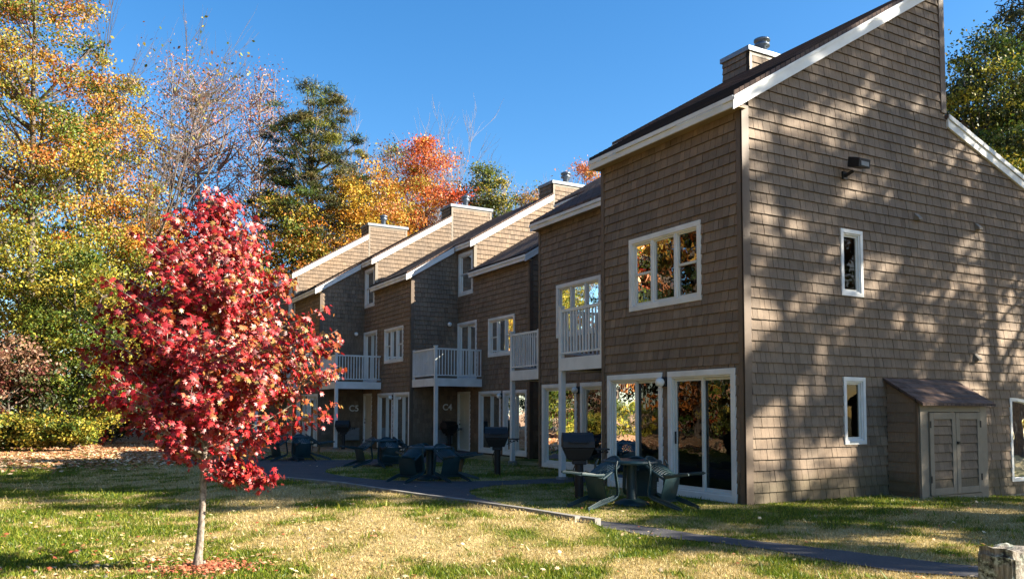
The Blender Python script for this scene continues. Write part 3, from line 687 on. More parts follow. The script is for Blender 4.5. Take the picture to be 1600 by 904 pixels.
# gable fittings
fl_ = MB(); fl_.box(2.40, 2.52, -.06, -.026, 5.66, 5.80); fl_.tube([(2.46, -.06, 5.72), (2.50, -.20, 5.78)], .03, 8)
flo = fl_.build('flood_light', MAT['black'], bld)
fh = MB(); fh.prism([(2.36, -.18, 5.84), (2.36, -.42, 5.78), (2.36, -.44, 5.94), (2.36, -.20, 6.02)], [(2.66, -.18, 5.84), (2.66, -.42, 5.78), (2.66, -.44, 5.94), (2.66, -.20, 6.02)])
fh.build('lamp_head', MAT['black'], flo, bevel=.01)
MB().box(2.41, 2.61, -.436, -.428, 5.81, 5.89).build('lens', MAT['panel'], flo)
for (x, z) in ((4.5, 5.22), (6.44, 5.25), (6.28, 2.59)):
    v = MB(); v.prism([(x - .06, -.022, z + .08), (x - .06, -.12, z - .03), (x - .06, -.12, z - .07), (x - .06, -.022, z - .07)], [(x + .06, -.022, z + .08), (x + .06, -.12, z - .03), (x + .06, -.12, z - .07), (x + .06, -.022, z - .07)])
    v.build('wall_vent', MAT['beige'], bld, bevel=.004)
MB().box(5.86, 6.02, -.09, -.024, -.12, .12).build('outlet_box', MAT['panel'], bld, bevel=.008)
# ------------------------------------------------------------------ lean-to shed
sh = empty('utility_shed', (3.5, -.66, -.1)); tag(sh, 'small shingled lean-to storage shed with double doors against the gable wall', 'shed')
OFF = Vector((-3.5, .66, .1))
def shp(mb, name, mat, parent=sh, bevel=0, tone=False):
    o = mb.build(name, mat, None, False, tone, bevel); 
    for v in o.data.vertices: v.co += OFF
    o.parent = parent; return o
def mv(o, parent): 
    for v in o.data.vertices: v.co += OFF
    o.parent = parent; return o
SX0, SX1, SYF, SZF, SZB = 3.5, 5.48, -.66, 1.66, 2.06
slope_s = (SZB - SZF) / .66
mb = MB()
side = [(-.656, -.25), (-.03, -.25), (-.03, SZB - .03), (-.656, SZF)]
rnd = random.Random(3); z = -.1
for zk in range(13):
    q = clip([(-.60, z), (-.032, z), (-.032, z + .172), (-.60, z + .172)], side)
    if len(q) > 2:
        fr = [(SX0 - .02 + .015 * (zz - z) / .17, a, zz) for a, zz in q]; bk = [(SX0, a, zz) for a, zz in q]
        mb.poly(fr, rnd.gauss(1, .07))
        for k in range(len(q)): mb.poly([fr[k], bk[k], bk[(k + 1) % len(q)], fr[(k + 1) % len(q)]], .8)
    z += .177
mb.poly([(SX0, a, zz) for a, zz in side], .6); shp(mb, 'side_wall', MAT['siding'], tone=True)
mb = MB(); mb.poly([(SX1, a, zz) for a, zz in side], .8); shp(mb, 'side_wall', MAT['siding'], tone=True)
mb = MB(); mb.box(SX0 - .03, SX0 - .001, -.66, -.602, -.2, SZF); shp(mb, 'corner_board', MAT['brown'], bevel=.004)
fr = MB(); DX0, DX1, DZ0, DZ1 = SX0 + .22, SX1 - .22, .02, 1.50
fr.box(SX0, DX0, SYF - .02, SYF + .02, -.2, SZF); fr.box(DX1, SX1, SYF - .02, SYF + .02, -.2, SZF); fr.box(DX0, DX1, SYF - .02, SYF + .02, DZ1, SZF); fr.box(DX0, DX1, SYF - .02, SYF + .02, -.2, DZ0)
shp(fr, 'front_frame', MAT['beige'], bevel=.004)
dm = (DX0 + DX1) / 2
for a, b_ in ((DX0 + .01, dm - .005), (dm + .005, DX1 - .01)):
    d = MB(); st = .11
    d.box(a, a + st, SYF - .045, SYF - .01, DZ0 + .01, DZ1 - .01); d.box(b_ - st, b_, SYF - .045, SYF - .01, DZ0 + .01, DZ1 - .01)
    d.box(a + st, b_ - st, SYF - .045, SYF - .01, DZ0 + .01, DZ0 + .13); d.box(a + st, b_ - st, SYF - .045, SYF - .01, DZ1 - .13, DZ1 - .01)
    do = shp(d, 'shed_door', MAT['beige'], bevel=.004)
    pn = MB(); zz = DZ0 + .13
    while zz < DZ1 - .14:
        x = a + st
        z2 = min(zz + .148, DZ1 - .131)
        while x < b_ - st - .005:
            x2 = min(x + rnd.uniform(.09, .17), b_ - st); t_ = max(.75, rnd.gauss(1, .08))
            pn.poly([(x, SYF - .042, zz), (x2 - .003, SYF - .042, zz), (x2 - .003, SYF - .018, z2), (x, SYF - .018, z2)], t_)
            pn.poly([(x, SYF - .042, zz), (x2 - .003, SYF - .042, zz), (x2 - .003, SYF - .010, zz), (x, SYF - .010, zz)], .15); x = x2  # near-black butt face paints the shadow line below each course
        zz += .158
    pn.box(a + st, b_ - st, SYF - .014, SYF - .010, DZ0 + .13, DZ1 - .13, .12)  # dark backing paints shade into the gaps of the door panel
    shp(pn, 'shingle_panel', MAT['siding'], do, tone=True)
    hg = MB(); hx = a if a < dm - .5 else b_ - .03
    for hz in (.25, 1.22): hg.box(hx, hx + .03, SYF - .055, SYF - .0455, hz, hz + .12)
    shp(hg, 'hinge', MAT['black'], do)
    if a > dm - .1: shp(MB().box(a + .01, a + .06, SYF - .075, SYF - .0455, .92, .97), 'latch', MAT['black'], do)
rf = MB(); x0, x1 = SX0 - .09, SX1 + .10
zz = lambda y: SZF + .035 + (y + .66) * slope_s
rf.prism([(x0, -.80, zz(-.80)), (x0, -.023, zz(-.023)), (x0, -.023, zz(-.023) + .04), (x0, -.80, zz(-.80) + .04)], [(x1, -.80, zz(-.80)), (x1, -.023, zz(-.023)), (x1, -.023, zz(-.023) + .04), (x1, -.80, zz(-.80) + .04)])
rfo = shp(rf, 'shed_roof', MAT['roof'])
tabs = MB()
for i in range(5):
    ya_ = -.80 + i * .155; x = x0
    while x < x1 - .01:
        x2 = min(x + rnd.uniform(.2, .34), x1); zt0 = zz(ya_) + .0415; zt1 = zz(ya_ + .155) + .0415
        if ya_ + .15 > -.03: zt1 = zz(-.03) + .0415
        yb_ = min(ya_ + .155, -.025)
        tabs.prism([(x, ya_, zt0), (x, yb_, zt1), (x, ya_, zt0 + .012)], [(x2 - .004, ya_, zt0), (x2 - .004, yb_, zt1), (x2 - .004, ya_, zt0 + .012)]); x = x2
m_, n_, b_2 = new_mat('red_brown_roof_tab'); r_ = ramp(n_, noise(n_, 5, 3), [(.35, (.075, .046, .034)), (.65, (.17, .105, .078))]); n_.links.new(r_.outputs[0], b_2.inputs['Base Color']); b_2.inputs['Roughness'].default_value = .95
shp(tabs, 'roof_tab', m_, rfo)
#@@PART2
# ------------------------------------------------------------------ outdoor things
def post():
    x, y, z = CAM + ray(1584, 862) * 4.75
    zt = z - .0; gx_ = 14; mb = MB(); o = Vector((x, y, 0)); Wd, Dp = .30, .22
    me = bpy.data.meshes.new('stump_post'); import bmesh
    bm = bmesh.new(); bmesh.ops.create_cube(bm, size=1); bmesh.ops.bevel(bm, geom=bm.edges[:], offset=.055, segments=3, affect='EDGES')
    bmesh.ops.subdivide_edges(bm, edges=bm.edges[:], cuts=4, use_grid_fill=True)
    h = zt + .2
    for v in bm.verts:
        p = v.co; nz = math.sin(p.y * 31 + p.z * 3) * .006 + math.sin(p.x * 27 + 1) * .006 + math.sin(p.z * 40 + p.x * 22) * .003
        top = .02 * math.sin(p.x * 9) + .012 * math.sin(p.y * 21 + 2) if p.z > .3 else 0
        v.co = Vector((p.x * Wd * (1 + nz * 2) + Wd / 2 + nz, p.y * Dp * (1 + nz * 2) + Dp / 2 + nz, (p.z + .5) * h - .2 + top * .5))
    bm.to_mesh(me); bm.free(); m, n, b = new_mat('lichen_covered_wood')
    v = objvec(n, 45, 45, 5); g = noise(n, 1, 6, v, .75); l = noise(n, 26, 6, None, .7)
    c = ramp(n, g, [(.3, (.05, .04, .03)), (.5, (.22, .19, .15)), (.7, (.46, .41, .35))]).outputs[0]
    lc = ramp(n, l, [(.40, (.02, .018, .015)), (.5, (.17, .18, .13)), (.6, (.50, .52, .44))]).outputs[0]
    msk = ramp(n, noise(n, 9, 4), [(.45, (0, 0, 0)), (.55, (1, 1, 1))]).outputs[0]
    n.links.new(mixc(n, 'MIX', msk, c, lc), b.inputs['Base Color']); b.inputs['Roughness'].default_value = .95; bump(n, b, l, 1.0, .02)
    me.materials.append(m); ob = bpy.data.objects.new('stump_post', me); col.objects.link(ob); ob.location = (x, y, 0)
    tag(ob, 'stout weathered wooden post with lichen at the end of the near path', 'post')
post()
def link_part(mb, name, mat, parent, bevel=0, smooth=False): return mb.build(name, MAT[mat], parent, smooth, False, bevel)
def make_table():
    t = empty('patio_table'); tp = MB().lathe((0, 0, 0), [(.001, .725), (.44, .725), (.475, .715), (.485, .69), (.475, .665), (.46, .665), (.455, .69), (.001, .695)], 32)
    link_part(tp, 'tabletop', 'green', t, smooth=False)
    link_part(MB().lathe((0, 0, 0), [(.085, .69), (.085, .12), (.10, .08)], 16), 'pedestal', 'green', t, smooth=True)
    link_part(MB().lathe((0, 0, 0), [(.001, .11), (.14, .10), (.27, .045), (.29, .0), (.001, .0)], 24), 'table_base', 'green', t, smooth=True)
    return t
def make_chair():
    """one-piece resin armchair; front feet at the origin, facing +x"""
    t = empty('patio_chair'); X = lambda x: x - .50
    s = MB(); n = 8                                       # seat pan, slightly dished
    for i in range(n):
        for j in range(n):
            f = lambda u, v: (X(.05 + .43 * u), -.235 + .47 * v + (.02 * (.5 - v) * (1 - u)), .40 + .025 * u - .03 * math.sin(math.pi * u) * math.sin(math.pi * v))
            u0, u1, v0, v1 = i / n, (i + 1) / n, j / n, (j + 1) / n
            q = [f(u0, v0), f(u1, v0), f(u1, v1), f(u0, v1)]; s.poly(q); s.poly([(a, b, c - .012) for a, b, c in q][::-1])
    s.box(X(.46), X(.485), -.235, .235, .375, .425)
    link_part(s, 'seat', 'green', t)
    # backrest: arched frame with a lattice of slats
    b = MB()
    def bk(u, v):                                         # u across -1..1, v up 0..1
        half = .225 + .015 * v; y = u * half; x = X(.05 - .17 * v + .05 * u * u * -1 + .05 * (u * u)); return (x + .07 * u * u, y, .41 + .47 * v)
    arch = [bk(-1, v) for v in np.linspace(0, .62, 6)] + [(lambda p: p)(bk(math.cos(a), .62 + .38 * math.sin(a))) for a in np.linspace(math.pi, 0, 13)[1:-1]] + [bk(1, v) for v in np.linspace(.62, 0, 6)]
    b.tube(arch, .021, 7)
    lim = lambda u: .62 + .38 * math.sqrt(max(0, 1 - u * u))
    for u in np.linspace(-.82, .82, 11): 
        ps = [bk(u, v) for v in np.linspace(.0, lim(u), 7)]
        for k in range(6):
            p, q = ps[k], ps[k + 1]; w_ = .0085; b.prism([(p[0] - .006, p[1] - w_, p[2]), (p[0] + .006, p[1] - w_, p[2]), (p[0] + .006, p[1] + w_, p[2]), (p[0] - .006, p[1] + w_, p[2])],
                [(q[0] - .006, q[1] - w_, q[2]), (q[0] + .006, q[1] - w_, q[2]), (q[0] + .006, q[1] + w_, q[2]), (q[0] - .006, q[1] + w_, q[2])])
    for v in np.linspace(.12, .9, 11):
        um = 1 if v < .62 else math.sqrt(max(0, 1 - ((v - .62) / .38) ** 2)); b.tube([bk(u, v) for u in np.linspace(-um, um, 7)], .008, 4)
    link_part(b, 'backrest', 'green', t)
    def ribbon(mb, pts, w_, th):
        for k in range(len(pts) - 1):
            p, q = np.array(pts[k], float), np.array(pts[k + 1], float); d = q - p; d /= np.linalg.norm(d); nrm = np.array([-d[2], 0, d[0]]); nrm /= np.linalg.norm(nrm) + 1e-9
            W0 = np.array([0, w_[k] / 2, 0]); W1 = np.array([0, w_[k + 1] / 2, 0]); T = nrm * th / 2
            mb.prism([p - W0 - T, p + W0 - T, p + W0 + T, p - W0 + T], [q - W1 - T, q + W1 - T, q + W1 + T, q - W1 + T])
    for sy in (-1, 1):
        a = MB(); y = sy * .265
        ribbon(a, [(X(-.10), sy * .245, .72), (X(-.03), sy * .26, .665), (X(.08), y, .635), (X(.22), y, .63), (X(.36), y, .625), (X(.43), y, .60)], [.03, .045, .055, .06, .06, .05], .018)
        link_part(a, 'armrest', 'green', t, .004)
        l = MB(); ribbon(l, [(X(.43), y, .60), (X(.455), y, .52), (X(.465), y, .42), (X(.485), y, .2), (X(.50), y * 1.03, 0)], [.05, .055, .055, .048, .035], .028); 
        ribbon(l, [(X(.43), y * .93, .60), (X(.44), y * .93, .3), (X(.485), y, .02)], [.012, .012, .012], .05)
        link_part(l, 'leg', 'green', t, .004)
        l = MB(); ribbon(l, [(X(.06), sy * .235, .43), (X(.02), sy * .24, .25), (X(-.06), sy * .26, 0)], [.055, .05, .035], .03)
        ribbon(l, [(X(.09), sy * .225, .41), (X(.0), sy * .24, .2), (X(-.055), sy * .26, .02)], [.012, .012, .012], .05)
        link_part(l, 'leg', 'green', t, .004)
    return t
def make_grill():
    t = empty('post_grill')
    link_part(MB().tube([(0, 0, -.1), (0, 0, .74)], .075, 14), 'pedestal', 'black', t)
    b = MB(); b.prism([(-.29, -.19, .86), (.25, -.19, .86), (.17, -.13, .66), (-.2, -.13, .66)][::-1], [(-.29, .19, .86), (.25, .19, .86), (.17, .13, .66), (-.2, .13, .66)][::-1]); b.box(-.12, .12, -.1, .1, .58, .6599)
    link_part(b, 'firebox', 'black', t, .01)
    l = MB(); l.prism([(-.30, -.21, .865), (-.30, .21, .865), (-.30, .19, 1.02), (-.30, .05, 1.13), (-.30, -.12, 1.10), (-.30, -.20, .98)], [(.26, -.21, .865), (.26, .21, .865), (.24, .19, 1.02), (.24, .05, 1.13), (.24, -.12, 1.10), (.26, -.20, .98)])
    lo = link_part(l, 'lid', 'black', t, .012); h = MB(); h.tube([(-.18, -.20, .98), (-.18, -.26, .96), (.14, -.26, .96), (.14, -.20, .98)], .012, 6); link_part(h, 'handle', 'black', lo)
    s = MB().box(.27, .52, -.14, .14, .83, .855); s.tube([(.22, -.1, .72), (.48, -.1, .83)], .01, 5); link_part(s, 'side_shelf', 'black', t, .004)
    k = MB()
    for x in (.31, .39, .47): k.sphere((x, -.16, .80), .022, 8, 5)
    link_part(k, 'control_knob', 'black', t, .0)
    g = MB(); g.tube([(-.05, .04, .60), (-.11, .06, .45), (-.07, .08, .2), (0, .075, .1)], .01, 5); link_part(g, 'gas_hose', 'black', t)
    return t
def dup(root, loc, rot, label, name=None):
    r = root.copy(); col.objects.link(r); r.location = loc; r.rotation_euler = rot; r['label'] = label
    for ch in list(root.children):
        c = ch.copy(); col.objects.link(c); c.parent = r
        for g in ch.children: d = g.copy(); col.objects.link(d); d.parent = c
    return r
table0, chair0, grill0 = make_table(), make_chair(), make_grill()
for o_, c_, g_ in ((table0, 'table', 'round green patio tables'), (chair0, 'chair', 'green plastic chairs tipped against the tables'), (grill0, 'grill', 'black grills on posts')):
    o_['category'] = c_; o_['group'] = g_
used = set()
def put(proto, loc, rot, label):
    if proto.name not in used:
        used.add(proto.name); proto.location = loc; proto.rotation_euler = rot; proto['label'] = label; return proto
    return dup(proto, loc, rot, label)
def tgroup(T, chairs, label):
    put(table0, (T[0], T[1], .0), (0, 0, .3), label)
    for ang, r, tilt, lab in chairs:
        a = math.radians(ang); x, y = T[0] + r * math.cos(a), T[1] + r * math.sin(a)
        put(chair0, (x, y, .005), (0, math.radians(tilt), a + math.pi), lab)
TA = (-1.66, .86); TB = tuple(at_z(672, 697, .72)[:2]); TC = tuple(at_z(598, 686, .72)[:2]); TD = tuple(at_z(462, 681, .72)[:2])
tgroup(TA, [(182, 1.08, 79, 'dark green plastic chair at left of the nearest table, beside the nearest black grill'),
            (290, 1.06, 79, 'dark green plastic chair tipped against the nearest table in front of the corner patio door'),
            (35, 1.02, 81, 'dark green plastic chair hidden behind the nearest table, only its back showing')], 'round green patio table nearest the tall gable wall')
tgroup(TB, [(205, 1.08, 79, 'dark green plastic chair at left of the table before door C4, legs on the grass'),
            (285, 1.06, 79, 'dark green plastic chair in front of table before door C4, back toward us'),
            (95, 1.05, 80, 'dark green plastic chair on far side of table before door C4'),
            (350, 1.05, 80, 'dark green plastic chair at right of the table before door C4')], 'round green patio table on the lawn in front of door C4')
tgroup(TC, [(190, 1.05, 79, 'dark green plastic chair at left of the table before door C5'),
            (268, 1.03, 79, 'dark green plastic chair in front of the table before door C5, back turned to us'),
            (355, 1.05, 79, 'dark green plastic chair at right of the table before door C5')], 'round green patio table on the lawn in front of door C5')
tgroup(TD, [(200, 1.05, 79, 'dark green plastic chair seen left of the farthest table behind the red maple'),
            (275, 1.05, 79, 'dark green plastic chair in front of the farthest table behind the red maple'),
            (350, 1.05, 79, 'dark green plastic chair right of the farthest table near the last white post')], 'round green patio table farthest away, behind the red maple')
for (px, py, rz_, lab) in ((905, 777, -.5, 'black grill on a post beside the nearest white balcony post'), (777, 741, -.5, 'black grill on a post in front of the second nearest white balcony post'),
                      (702, 704, .25, 'black grill beside door C4 under its balcony'), (536, 701, -.5, 'black grill under the balcony of C5')):
    p = at_z(px, py, 0); put(grill0, (p[0], p[1], 0), (0, 0, rz_), lab)
# ------------------------------------------------------------------ leaves and wood
def leaf_object(name, P, size, dirs, nrm, cols, mat, template, parent=None):
    """P (N,3) centres; dirs leaf axis; nrm leaf normal; template (K,3)"""
    P, size = np.asarray(P, np.float32), np.asarray(size, np.float32)[:, None, None]
    d = dirs / (np.linalg.norm(dirs, axis=1, keepdims=True) + 1e-9); s = np.cross(d, nrm); s /= (np.linalg.norm(s, axis=1, keepdims=True) + 1e-9); nn = np.cross(s, d)
    T = np.asarray(template['v'], np.float32); K = len(T); Nn = len(P)
    V = P[:, None, :] + size * (T[None, :, 0:1] * s[:, None, :] + T[None, :, 1:2] * d[:, None, :] + T[None, :, 2:3] * nn[:, None, :])
    F = np.asarray(template['f'], np.int32); k = F.shape[1]
    idx = (F[None] + (np.arange(Nn) * K)[:, None, None]).reshape(-1)
    me = bpy.data.meshes.new(name); me.vertices.add(Nn * K); me.vertices.foreach_set('co', V.astype(np.float32).reshape(-1))
    nf = Nn * len(F); me.loops.add(nf * k); me.loops.foreach_set('vertex_index', idx); me.polygons.add(nf)
    me.polygons.foreach_set('loop_start', np.arange(nf, dtype=np.int32) * k); me.polygons.foreach_set('loop_total', np.full(nf, k, np.int32))
    a = me.attributes.new('col', 'FLOAT_COLOR', 'POINT'); C4_ = np.ones((Nn, K, 4), np.float32); C4_[:, :, :3] = np.clip(cols, 0, 1)[:, None, :]
    a.data.foreach_set('color', C4_.reshape(-1)); me.materials.append(mat); me.update(calc_edges=True); me.validate()
    o = bpy.data.objects.new(name, me); col.objects.link(o)
    if parent: o.parent = parent
    return o
T_OVAL = dict(v=[(0, -.5, 0), (.32, .02, .05), (0, .55, 0), (-.32, .02, .05)], f=[(0, 1, 2, 3)])
T_TRI = dict(v=[(0, -.5, 0), (.34, .0, .0), (0, .5, 0), (-.3, .1, .0)], f=[(0, 1, 2, 3)])
T_NEED = dict(v=[(-.07, -.5, 0), (.07, -.5, 0), (.1, .5, 0), (-.1, .5, 0)], f=[(0, 1, 2, 3)])
T_BLADE = dict(v=[(-.06, 0, 0), (.06, 0, 0), (.03, 1, .12)], f=[(0, 1, 2)])
_r = [(0, 1.0), (.15, .52), (.60, .66), (.36, .24), (.80, .0), (.30, -.12), (.20, -.40), (0, -.22)]
_ring = _r + [(-x, y) for x, y in _r[1:-1]][::-1]
T_MAPLE = dict(v=[(0, .08, .05)] + [(x, y, -.22 * (x * x + .5 * y * y)) for x, y in _ring], f=[(0, 1 + (i + 1) % len(_ring), 1 + i) for i in range(len(_ring))])
T_MAPLE['f'] = [tuple(t) for t in T_MAPLE['f']]
def wood_object(name, segs, mat, parent, sides=5):
    """segs: list of (pts (k,3), radii (k))"""
    V = []; F = []; base = 0
    ang = np.linspace(0, 2 * np.pi, sides, endpoint=False)
    for pts, rad in segs:
        pts = np.asarray(pts, float); rad = np.asarray(rad, float); d = np.gradient(pts, axis=0); d /= np.linalg.norm(d, axis=1, keepdims=True) + 1e-9
        a = np.cross(d, np.array([.83, .37, .11])); a /= np.linalg.norm(a, axis=1, keepdims=True) + 1e-9; b = np.cross(d, a)
        ring = pts[:, None] + rad[:, None, None] * (a[:, None] * np.cos(ang)[None, :, None] + b[:, None] * np.sin(ang)[None, :, None])
        V.append(ring.reshape(-1, 3)); n_ = len(pts); I = base + np.arange(n_ * sides).reshape(n_, sides)
        F.append(np.stack([I[:-1], np.roll(I[:-1], -1, 1), np.roll(I[1:], -1, 1), I[1:]], -1).reshape(-1, 4)); base += n_ * sides
    V = np.concatenate(V); F = np.concatenate(F); me = bpy.data.meshes.new(name)
    me.vertices.add(len(V)); me.vertices.foreach_set('co', V.astype(np.float32).reshape(-1)); me.loops.add(F.size); me.loops.foreach_set('vertex_index', F.astype(np.int32).reshape(-1))
    me.polygons.add(len(F)); me.polygons.foreach_set('loop_start', np.arange(len(F), dtype=np.int32) * 4); me.polygons.foreach_set('loop_total', np.full(len(F), 4, np.int32))
    me.polygons.foreach_set('use_smooth', np.ones(len(F), bool)); me.materials.append(MAT[mat]); me.update(calc_edges=True); me.validate()
    o = bpy.data.objects.new(name, me); col.objects.link(o)
    if parent: o.parent = parent
    return o
def curve(rng, a, b, n=6, sag=.1, up=.3):
    a, b = np.array(a, float), np.array(b, float); L = np.linalg.norm(b - a); t = np.linspace(0, 1, n)[:, None]
    m = (a + b) / 2 + rng.normal(0, sag * L, 3) * .5 + np.array([0, 0, -up * L * .25])
    return (1 - t) ** 2 * a + 2 * t * (1 - t) * m + t * t * b
def rand_dirs(rng, n): v = rng.normal(0, 1, (n, 3)); return v / np.linalg.norm(v, axis=1, keepdims=True)
PAL = dict(
    orange=[(.62, .22, .04), (.55, .30, .05), (.70, .34, .07), (.48, .16, .04), (.42, .34, .06), (.66, .28, .12)],
    yellow=[(.62, .40, .05), (.70, .44, .06), (.50, .36, .05), (.45, .30, .04), (.62, .30, .04), (.30, .30, .05)],
    gyellow=[(.24, .26, .03), (.38, .34, .04), (.16, .20, .03), (.48, .38, .05), (.10, .14, .025), (.30, .22, .03)],
    green=[(.07, .12, .02), (.11, .17, .025), (.16, .20, .03), (.05, .08, .02), (.24, .24, .03)],
    dkgreen=[(.025, .045, .018), (.045, .07, .025), (.06, .075, .03), (.10, .10, .035)],
    red=[(.62, .10, .03), (.70, .17, .05), (.52, .07, .03), (.66, .26, .08), (.45, .12, .04)],
    brown=[(.26, .13, .07), (.34, .20, .13), (.20, .10, .06), (.42, .25, .16), (.30, .12, .08)],
    pink=[(.66, .22, .16), (.60, .16, .12), (.70, .34, .22), (.50, .20, .10)],
    dkred=[(.16, .045, .035), (.22, .07, .05), (.12, .05, .03), (.28, .14, .07)],
    pine=[(.05, .058, .02), (.075, .08, .024), (.12, .115, .035), (.20, .16, .05), (.03, .04, .018)])
PAL = {k: [tuple(c * .80 for c in p) for p in v] for k, v in PAL.items()}
def prof(kind, v):
    if kind == 'round': return np.sqrt(np.clip(1 - (2 * v - 1) ** 2, 0, 1))
    if kind == 'egg': return np.sqrt(np.clip(1 - (np.abs(v - .38) / np.where(v > .38, .62, .40)) ** 2, 0, 1))
    if kind == 'cone': return np.clip(1.05 - v, 0, 1) ** .8
    if kind == 'col': return np.clip(1 - (2 * v - 1) ** 4, 0, 1) ** .5
    if kind == 'vase': return np.clip(.25 + .95 * v, 0, 1) * np.sqrt(np.clip(1 - np.clip((v - .7) / .3, 0, 1) ** 2, 0, 1))
def tree(name, label, cat, pos, H, z0, R, kind='egg', pal=('orange',), leaves=9000, lsize=.22, clumps=110, trunk=.22, seed=1, csize=None, bark='bark', group=None, zones=None, droop=0, flat=.50, trunks=1, limbs=26, tmpl=T_OVAL, mat='leaf'):
    rng = np.random.RandomState(seed); root = empty(name, (pos[0], pos[1], 0)); tag(root, label, cat, group)
    Hc = H - z0; cs = csize or R * .24
    v = rng.uniform(0, 1, clumps * 4); keep = rng.uniform(0, 1, clumps * 4) < np.clip(prof(kind, v), .05, 1); v = v[keep][:clumps]; n = len(v)
    an = rng.uniform(0, 2 * np.pi, n); rr = R * prof(kind, v) * (rng.uniform(.06, 1, n) ** .5) * rng.uniform(.82, 1.1, n)
    C = np.stack([rr * np.cos(an), rr * np.sin(an), z0 + Hc * v], 1)
    if droop: C[:, 2] -= droop * rr
    # wood
    segs = []
    tops = []
    for k in range(trunks):
        off = rng.normal(0, .12 * R, 2) if trunks > 1 else np.zeros(2)
        tilt = rng.normal(0, .05 * R, 2) + off * 3
        tp = np.stack([np.array([off[0] * t ** .3 + tilt[0] * t ** 1.5 + .03 * R * math.sin(5 * t + k), off[1] + tilt[1] * t ** 1.5, -.3 + (H * .96 + .3) * t]) for t in np.linspace(0, 1, 12)])
        tr = trunk / math.sqrt(trunks) * (1 - np.linspace(0, 1, 12) * .9); tr[0] *= 1.35; segs.append((tp, tr)); tops.append(tp)
    maj = C[rng.choice(n, min(n, limbs), replace=False)]
    for p in maj:
        tp = tops[rng.randint(trunks)]; h = max(z0 * .75, p[2] - np.hypot(p[0], p[1]) * rng.uniform(.5, 1.0)); h = min(h, H * .9)
        base = np.array([np.interp(h, tp[:, 2], tp[:, 0]), np.interp(h, tp[:, 2], tp[:, 1]), h]); L = np.linalg.norm(p - base)
        r0 = min(trunk * .38, .02 + .018 * L); segs.append((curve(rng, base, p, 7), np.linspace(r0, r0 * .3, 7)))
    tw = []
    for p in C:
        j = np.argmin(np.linalg.norm(maj - p, axis=1)); q = maj[j]
        if np.linalg.norm(q - p) > .05: tw.append((curve(rng, q, p, 4), np.linspace(.028, .008, 4)))
    wood_object('trunk', segs + tw, bark, root, 5)
    # leaves
    per = rng.multinomial(leaves, np.ones(n) / n * 1.0); ci = np.repeat(np.arange(n), per); m_ = len(ci)
    scl = rng.uniform(.6, 1.35, n)[ci]
    off = rng.normal(0, 1, (m_, 3)); off[:, 2] *= flat; P = C[ci] + off * (cs * scl)[:, None] * .62
    pal_ = np.array(sum([PAL[p] for p in pal], [])); cc = rng.randint(0, len(pal_), n); mixed = np.where(rng.uniform(0, 1, m_) < .80, cc[ci], rng.randint(0, len(pal_), m_))
    if zones:                                    # (height fraction, palette) bands: real leaf colour by height
        for zf0, zf1, zp in zones:
            zz_ = np.array(PAL[zp]); sel = (v[ci] >= zf0) & (v[ci] < zf1)
            colz = zz_[rng.randint(0, len(zz_), m_)]; 
            if 'Cc' not in locals(): Cc = pal_[mixed].copy()
            Cc[sel] = colz[sel]
    else: Cc = pal_[mixed].copy()
    Cc *= rng.normal(1, .16, (m_, 1)).clip(.5, 1.6) * rng.normal(1, .06, (m_, 3))
    d = rand_dirs(rng, m_); nrm = rand_dirs(rng, m_) + np.array([0, 0, .5]); sz = lsize * rng.uniform(.6, 1.3, m_)
    leaf_object('crown', P, sz, d, nrm, Cc, MAT[mat], tmpl, root); return root
def bare_tree(name, label, cat, pos, H, z0, R, seed=1, stems=7, hs_=.88, leaves=0, lsize=.12, pal=('brown',), bark='palebark', group=None, trunk=.10, tr=.011, spread=.5):
    H = H * hs_
    rng = np.random.RandomState(seed); root = empty(name, (pos[0], pos[1], 0)); tag(root, label, cat, group); segs = []; ends = []
    def grow(p, d, L, r, lev):
        n_ = 5; pts = [np.array(p, float)]; dd = np.array(d, float)
        for k in range(n_):
            dd = dd + rng.normal(0, .09, 3) + np.array([0, 0, .05]); dd /= np.linalg.norm(dd); pts.append(pts[-1] + dd * L / n_)
        pts = np.array(pts); segs.append((pts, np.linspace(r, r * .45, n_ + 1)))
        if lev >= 4 or L < .5: ends.append(pts); return
        ends.append(pts) if lev >= 3 else None
        for k in range(rng.randint(4, 7) if lev < 3 else rng.randint(3, 5)):
            t = rng.uniform(.25, 1.0) if lev else rng.uniform(.3, 1.0); q = pts[int(t * n_)]; a = rng.uniform(0, 2 * np.pi); s = spread * rng.uniform(.5, 1.1)
            nd = dd + s * np.array([math.cos(a), math.sin(a), rng.uniform(-.1, .35)]); nd /= np.linalg.norm(nd); grow(q, nd, L * rng.uniform(.42, .66), max(r * .5, tr * .6), lev + 1)
    for k in range(stems):
        a = 2 * np.pi * k / stems + rng.uniform(0, 1); d = np.array([math.cos(a) * R / H * .75, math.sin(a) * R / H * .75, 1.0]); grow((rng.normal(0, .2), rng.normal(0, .2), -.2), d / np.linalg.norm(d), H * rng.uniform(.60, .72), trunk, 0)
    wood_object('trunk', segs, bark, root, 4)
    if leaves:
        E_ = np.concatenate([e[1:] for e in ends]); E_ = E_[E_[:, 2] > z0]; P = E_[rng.randint(0, len(E_), leaves)] + rng.normal(0, .16, (leaves, 3)); pal_ = np.array(sum([PAL[p] for p in pal], []))
        leaf_object('crown', P, lsize * rng.uniform(.6, 1.3, leaves), rand_dirs(rng, leaves), rand_dirs(rng, leaves), pal_[rng.randint(0, len(pal_), leaves)] * rng.normal(1, .15, (leaves, 1)), MAT['leaf'], T_OVAL, root)
    return root
